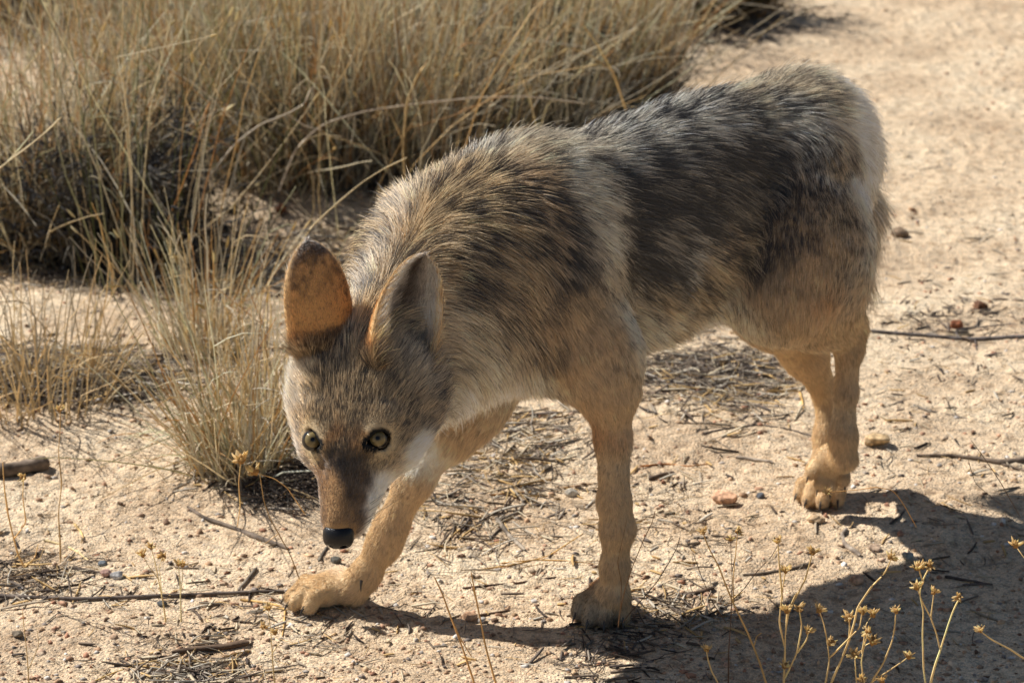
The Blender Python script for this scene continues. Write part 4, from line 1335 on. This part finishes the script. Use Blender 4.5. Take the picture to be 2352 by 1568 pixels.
stick("twig", [(1490, 1104), (1520, 1094), (1548, 1088)], 12, 9, (112, 94, 80), "dark stub of wood just right of the planted fore leg", 18, cat="twig")
stick("driftwood", [(1690, 1052), (1730, 1058), (1776, 1064)], 8, 8, (180, 166, 148), "pale wood splinter with a dark end under the belly", 19, cat="wood")
stick("wood_chip", [(1552, 1368), (1600, 1364), (1640, 1352)], 10, 14, (112, 92, 74), "dark wood chip at the upper edge of the fore shadow", 20, cat="wood", flat=0.6)
stick("twig", [(380, 1536), (440, 1544), (520, 1552)], 9, 5, (84, 72, 64), "dark twig in the litter below the bark slab", 21, cat="twig")
stick("twig", [(2170, 1326), (2230, 1336), (2280, 1345)], 8, 5, (110, 98, 90), "dark straight twig lying inside the coyote's shadow", 22, cat="twig")


# ------------------------------------------------------------------ loose straws lying about
def straw(pix, px, col, label, seed, cat="straw"):
    return stick("straw", pix, px, px * 0.5, col, label, seed, cat=cat, sides=5)


straw([(1125, 1138), (1200, 1132), (1290, 1122), (1362, 1112)], 5, (206, 150, 84), "orange straw on sand between the two fore legs", 31)
straw([(1098, 1052), (1180, 1056), (1250, 1062), (1318, 1080)], 5, (214, 176, 112), "yellow straw below the chest between the fore legs", 32)
straw([(1096, 1310), (1180, 1298), (1260, 1278), (1340, 1262, 0.02)], 5, (214, 168, 96), "long orange straw with raised end left of the planted fore leg", 33)
straw([(1150, 1294), (1230, 1286), (1300, 1288), (1368, 1296)], 4, (212, 166, 96), "straight orange straw lower of two left of the planted leg", 34)
straw([(1470, 1072), (1530, 1066), (1580, 1072), (1630, 1066)], 5, (196, 128, 66), "rusty straw right of the planted fore leg", 35)
straw([(170, 1204), (185, 1222), (192, 1236), (186, 1248)], 7, (226, 190, 128), "pale hooked straw on the sand at the left", 36)
straw([(100, 1242), (150, 1254), (180, 1270), (202, 1288)], 7, (232, 208, 156), "cream straw slanting above the long dark branch", 37)
straw([(552, 1378), (600, 1385), (640, 1392), (655, 1400), (652, 1440), (648, 1462)], 7, (226, 184, 116), "bright bent straw just below the stepping paw", 38)
straw([(472, 1424), (500, 1450), (524, 1468)], 8, (222, 192, 146), "pale thick straw above the bark slab", 39)
straw([(210, 1568), (260, 1546), (310, 1530), (360, 1512)], 5, (214, 180, 116), "long curved straw at the lower left corner", 40)
straw([(1836, 900), (1842, 918), (1846, 945)], 6, (226, 180, 110), "short bright straw by the far hind leg", 41)
straw([(290, 860), (296, 895), (300, 925)], 7, (226, 220, 208), "bleached white straw standing in the dark grass mat", 42)

# ------------------------------------------------------------------ dried weeds with star heads
def star_head(seed):
    r_ = np.random.default_rng(seed)
    paths, rad, col = [], [], []
    n = 13
    for i in range(n):
        a = 2 * math.pi * i / n + r_.normal(0, 0.15)
        el = r_.uniform(0.15, 1.0)
        d = np.array((math.cos(a) * math.cos(el), math.sin(a) * math.cos(el), math.sin(el)))
        L = r_.uniform(0.0055, 0.0085)
        s = np.array((-math.sin(a), math.cos(a), 0)) * r_.normal(0, 0.0012)
        paths.append([d * 0.0008, d * L * 0.45 + s * 0.4 + (0, 0, -0.0004), d * L * 0.8 + s, d * L + s * 1.6 + (0, 0, 0.0006)])
        rad.append([0.0009, 0.0013, 0.0008, 0.0001]); col.append(srgb((240, 214, 160)) * r_.uniform(0.7, 1.2))
    a = tubes(paths, rad, np.clip(col, 0, 0.9), 4)
    v, f = sub_ico(1)
    v = v * np.array((0.0031, 0.0031, 0.0036)) * (1 + 0.2 * r_.normal(size=(len(v), 1))) + np.array((0, 0, 0.0004))
    o = mesh_obj("flower_head", np.concatenate([a[0], v]), [tuple(map(int, q)) for q in a[1]] + [tuple(map(int, q + len(a[0]))) for q in f], [m_grass])
    set_tint(o, np.concatenate([a[2], np.tile(srgb((190, 150, 92)), (len(v), 1))]))
    me = o.data
    bpy.data.objects.remove(o)
    return me


STARS = [star_head(s) for s in range(6)]


def weed(Y, lines, heads, label, col=(238, 204, 142), px=6, group=None, hs=1.0, root=None, name="dried_weed"):
    """stems drawn as connected lines in the plant's own upright plane at distance Y, with star heads as parts"""
    foot = np.array(at(*lines[0][0][:2], Y)); foot[2] = 0
    base = bpy.data.objects.new(name, None); base.location = foot; C.objects.link(base)
    tag(base, label, "dried weed", group)
    vs, fs, cs, o = [], [], [], 0
    sl = Y / cp / 6765 / 2
    r_ = np.random.default_rng(int(abs(lines[0][0][0])) + 5)
    px = px * 0.82
    for li, ln in enumerate(lines):
        dep = r_.normal(0, 0.012)
        pts = []
        for i, q in enumerate(ln):
            dy = 0 if (i == 0) else dep * i / len(ln)
            pts.append(at(q[0], q[1], Y + dy) - foot)
        w0, w1 = (px, px * 0.62) if li == 0 else (px * 0.72, px * 0.45)
        v, f, c, cap = limb(pts, w0 * sl, w1 * sl, tuple(np.array(col) * r_.uniform(0.85, 1.08)), sides=5, seed=li, knots=0.18)
        fs += [tuple(int(x) + o for x in q) for q in f] + [tuple(int(x) + o for x in q) for q in cap]
        vs.append(v); cs.append(c); o += len(v)
    so = mesh_obj("stem", np.concatenate(vs), fs, [m_weed], base)
    set_tint(so, np.concatenate(cs))
    for u, v in heads:
        h = bpy.data.objects.new("flower_head", STARS[int(r_.integers(0, 6))])
        h.location = at(u, v, Y + r_.normal(0, 0.006)) - foot
        h.rotation_euler = (r_.normal(0, 0.45), r_.normal(0, 0.45), r_.uniform(0, 6))
        h.scale = [hs * r_.uniform(0.85, 1.2)] * 3
        h.parent = base
        C.objects.link(h)
    return base


WG = "dried star headed weeds in front"
weed(2.74, [[(2130, 1640), (2138, 1565), (2150, 1520), (2160, 1492), (2176, 1440), (2190, 1400), (2203, 1374)], [(2160, 1492), (2150, 1450), (2138, 1418), (2142, 1388), (2145, 1360)], [(2138, 1418), (2118, 1380), (2107, 1350)],
            [(2130, 1600), (2122, 1540), (2119, 1460), (2121, 1404), (2112, 1360), (2120, 1330), (2135, 1302)], [(2120, 1335), (2110, 1305)]],
     [(2203, 1370), (2145, 1358), (2107, 1347), (2109, 1303), (2135, 1298), (2118, 1300)], "tall branching dried weed in front, the rightmost with a dense crown of star heads", px=8, group=WG)
weed(2.72, [[(1880, 1660), (1910, 1565), (1930, 1520), (1949, 1474), (1962, 1430), (1970, 1393), (2001, 1347), (2033, 1315), (2047, 1283)], [(1890, 1600), (1905, 1520), (1900, 1470), (1892, 1430), (1882, 1404)], [(1905, 1510), (1935, 1480), (1975, 1440), (1980, 1406)],
            [(1949, 1474), (1952, 1440), (1949, 1420)]],
     [(2047, 1279), (1882, 1400), (1980, 1404), (1949, 1418), (1908, 1476)], "dried weed with one long stem arching right above the fore shadow", px=8, group=WG)
weed(2.70, [[(1990, 1660), (2000, 1568), (2030, 1520), (2050, 1470), (2056, 1430), (2058, 1404)], [(1998, 1568), (2040, 1540), (2070, 1520), (2086, 1508)], [(1970, 1600), (1965, 1540), (1964, 1506)], [(1990, 1600), (1978, 1520), (1985, 1480), (2005, 1474)], [(1985, 1480), (1994, 1453)], [(1980, 1500), (1990, 1430), (2005, 1411)]],
     [(2058, 1402), (2086, 1506), (1964, 1504), (2005, 1472), (1994, 1451), (2005, 1409), (1978, 1560), (2026, 1562)], "low bushy dried weed at the bottom between its two taller neighbours", px=7, group=WG)
weed(2.73, [[(1795, 1650), (1801, 1565), (1803, 1500), (1804, 1450), (1812, 1400), (1830, 1360)], [(1804, 1492), (1790, 1430), (1795, 1370), (1804, 1312)], [(1801, 1560), (1830, 1500), (1842, 1440), (1836, 1400)], [(1806, 1430), (1808, 1402)], [(1830, 1500), (1852, 1470), (1857, 1450)], [(1812, 1400), (1850, 1330), (1866, 1270)], [(1798, 1380), (1790, 1300), (1787, 1245)]],
     [(1804, 1309), (1836, 1398), (1808, 1400), (1857, 1448), (1803, 1529), (1866, 1267), (1787, 1242)], "dried weed with straight upright stems left of the arching one", px=8, group=WG)
weed(2.75, [[(1775, 1640), (1759, 1565), (1745, 1520), (1731, 1485), (1716, 1450), (1702, 1421), (1685, 1386), (1668, 1345), (1650, 1298), (1628, 1258), (1615, 1224)], [(1731, 1485), (1738, 1460), (1750, 1452)], [(1685, 1386), (1684, 1330), (1690, 1270), (1694, 1225)]],
     [(1615, 1221)], "tall thin dried weed leaning left right of the planted fore leg", px=6, group=WG, col=(226, 184, 122))
weed(2.77, [[(1672, 1640), (1674, 1492), (1680, 1400), (1682, 1330), (1680, 1290), (1678, 1240)], [(1681, 1380), (1710, 1350), (1740, 1310), (1770, 1280), (1790, 1246)], [(1682, 1310), (1690, 1270), (1694, 1222)], [(1668, 1430), (1635, 1380), (1610, 1320), (1592, 1270)]],
     [(1678, 1238), (1694, 1220)], "dark thin weed with two small star heads right of the planted fore leg", px=4, group=WG, col=(104, 78, 58), hs=0.8)
weed(2.70, [[(1660, 1650), (1650, 1568), (1634, 1540), (1625, 1510), (1623, 1492)]], [(1623, 1490)], "single short weed stem with one star head at the bottom", px=6, group=WG)
weed(2.70, [[(2420, 1540), (2352, 1512), (2320, 1490), (2280, 1470), (2254, 1450)]], [(2251, 1447)], "weed stem with one head reaching in from the right edge", px=6, group=WG)
weed(2.72, [[(2400, 1360), (2360, 1290), (2345, 1270), (2334, 1254)]], [(2333, 1251)], "short stem with a head poking in high at the right edge", px=5, group=WG)
weed(2.76, [[(1100, 1640), (1089, 1565), (1060, 1480), (1036, 1418), (1015, 1360), (997, 1323)], [(1036, 1418), (1060, 1470), (1085, 1510)]], [], "slanting orange weed stalk left of two at the bottom centre", px=6, col=(222, 172, 110))
weed(2.76, [[(1160, 1640), (1138, 1565), (1125, 1520), (1113, 1474), (1103, 1420), (1096, 1386), (1088, 1345), (1082, 1312)], [(1096, 1386), (1086, 1350), (1080, 1335)]], [], "upright orange weed stalk right of two at the bottom centre", px=6, col=(226, 178, 116))
weed(2.90, [[(1420, 1440), (1423, 1410), (1436, 1350), (1454, 1298), (1480, 1235), (1498, 1200), (1505, 1172)], [(1425, 1405), (1428, 1340), (1418, 1290), (1432, 1230), (1440, 1190)]], [], "thin bare weed crossing the planted fore leg", px=3.5, col=(150, 112, 76))
weed(2.90, [[(1430, 1430), (1447, 1407), (1480, 1370), (1511, 1333), (1540, 1285), (1556, 1255), (1563, 1228)]], [], "thin dark weed leaning right from the planted fore paw", px=3.5, col=(104, 84, 66))
weed(3.10, [[(139, 1288), (138, 1240), (134, 1180), (142, 1110), (134, 1040), (138, 990), (138, 944)]], [(138, 940)], "tall single weed stalk with one head at the left", px=5, col=(236, 196, 136), hs=0.9)
weed(2.98, [[(383, 1448), (376, 1390), (364, 1330), (356, 1290), (348, 1260)], [(364, 1330), (342, 1300), (328, 1275)], [(372, 1370), (366, 1300), (374, 1280)]], [(346, 1256), (327, 1272), (375, 1277)], "short branching weed with star heads above the long dark branch", px=4, col=(236, 206, 146), hs=0.9)
weed(2.98, [[(417, 1452), (415, 1390), (414, 1340), (410, 1298)], [(414, 1370), (420, 1320), (418, 1300)]], [(410, 1294), (419, 1297)], "pale short weed beside the branching one above the branch", px=4, col=(240, 218, 160), hs=0.8)
weed(3.02, [[(56, 1302), (40, 1270), (30, 1230), (18, 1180), (10, 1120), (6, 1060)], [(56, 1302), (80, 1280), (88, 1248)], [(30, 1240), (60, 1200), (52, 1140), (54, 1100)]], [(54, 1096)], "coarse straw coloured weed at the left edge above the branch", px=6, col=(232, 190, 128))
weed(2.98, [[(688, 1330), (668, 1276), (640, 1225), (620, 1190), (606, 1150), (596, 1085)], [(640, 1225), (606, 1250), (590, 1235)]], [], "thin bare weed rising beside the coyote's muzzle", px=3.5, col=(196, 156, 100))
weed(3.05, [[(545, 1210), (552, 1160), (548, 1110), (553, 1060)], [(700, 1180), (660, 1120), (630, 1098), (588, 1086)]], [(553, 1056), (585, 1084)], "weed with spiky round heads at the foot of the spiky grass clump", px=4, col=(230, 186, 122), hs=1.7)
weed(2.86, [[(2105, 1210), (2080, 1165), (2065, 1142), (2050, 1125), (2010, 1118), (1975, 1124), (1905, 1130)]], [(1900, 1130)], "drooping weed stem whose head hangs before the planted hind paw", px=3.5, col=(190, 142, 84), hs=0.9)
weed(2.85, [[(2345, 1190), (2300, 1110), (2260, 1050), (2230, 1010)], [(2300, 1160), (2240, 1110), (2225, 1060), (2222, 1030)]], [], "bare dark weed standing near the right edge above the shadow", px=3, col=(112, 92, 74))
weed(2.80, [[(640, 1640), (628, 1540), (622, 1450), (616, 1400)], [(625, 1500), (645, 1470)]], [(616, 1396), (605, 1440), (632, 1452)], "small weed with three heads between the bark slab and the stepping paw", px=4, col=(238, 206, 146), hs=0.8)
weed(2.74, [[(60, 1640), (66, 1560), (62, 1500), (54, 1430), (52, 1400)], [(64, 1540), (90, 1480), (84, 1440)]], [], "pale bare weed at the lower left corner", px=4, col=(212, 180, 124))

SG = "long dry stems arching through the grass"
weed(4.45, [[(640, 440), (680, 340), (740, 285), (840, 255), (960, 238), (1100, 224), (1220, 222), (1345, 238)]], [], "long pale stem arching level across the dark gap above the coyote's neck", px=6, col=(232, 212, 184), name="dry_stem", group=SG)
weed(4.30, [[(470, 420), (540, 330), (600, 285), (660, 262), (700, 240), (716, 200)], [(660, 262), (700, 290), (740, 300)]], [], "forked grey dead stem slanting through the grass left of the dark gap", px=8, col=(190, 176, 154), name="dry_stem", group=SG)
weed(3.85, [[(690, 560), (716, 520), (770, 470), (830, 420), (880, 388), (935, 362)]], [], "pale straight straw leaning right over the sand mound beside the ear", px=5, col=(240, 218, 170), name="dry_stem", group=SG)
weed(3.80, [[(-30, 420), (0, 385), (60, 340), (110, 300), (142, 268)], [(10, 380), (50, 335), (78, 300)]], [], "pale forked stem leaning in from the left edge", px=6, col=(240, 222, 180), name="dry_stem", group=SG)
weed(4.10, [[(300, 700), (310, 560), (300, 400), (290, 250), (280, 120), (284, -20)]], [], "tall nearly straight thin stalk reaching the top edge at the left", px=4, col=(226, 200, 150), name="dry_stem", group=SG)
weed(4.15, [[(330, 690), (325, 560), (330, 420), (345, 250), (375, 120), (400, 20)]], [], "tall stalk curving right to a feathery tip near the top", px=5, col=(226, 208, 164), name="dry_stem", group=SG)
weed(4.60, [[(1240, 330), (1225, 260), (1200, 180), (1160, 130), (1110, 112)], [(1225, 265), (1215, 190)]], [], "bent straw stalk folding left above the coyote's back", px=6, col=(226, 196, 142), name="dry_stem", group=SG)
weed(4.60, [[(1440, 260), (1410, 170), (1370, 100), (1340, 60)], [(1400, 160), (1360, 130), (1310, 110)]], [], "thick straw stalk leaning left above the saddle of the coyote's back", px=7, col=(222, 186, 126), name="dry_stem", group=SG)
weed(4.40, [[(930, 420), (925, 330), (935, 230), (960, 170), (985, 140)], [(928, 330), (900, 270), (880, 240)]], [], "knobbly branching dry stalk in front of the dark gap", px=7, col=(220, 188, 132), name="dry_stem", group=SG)
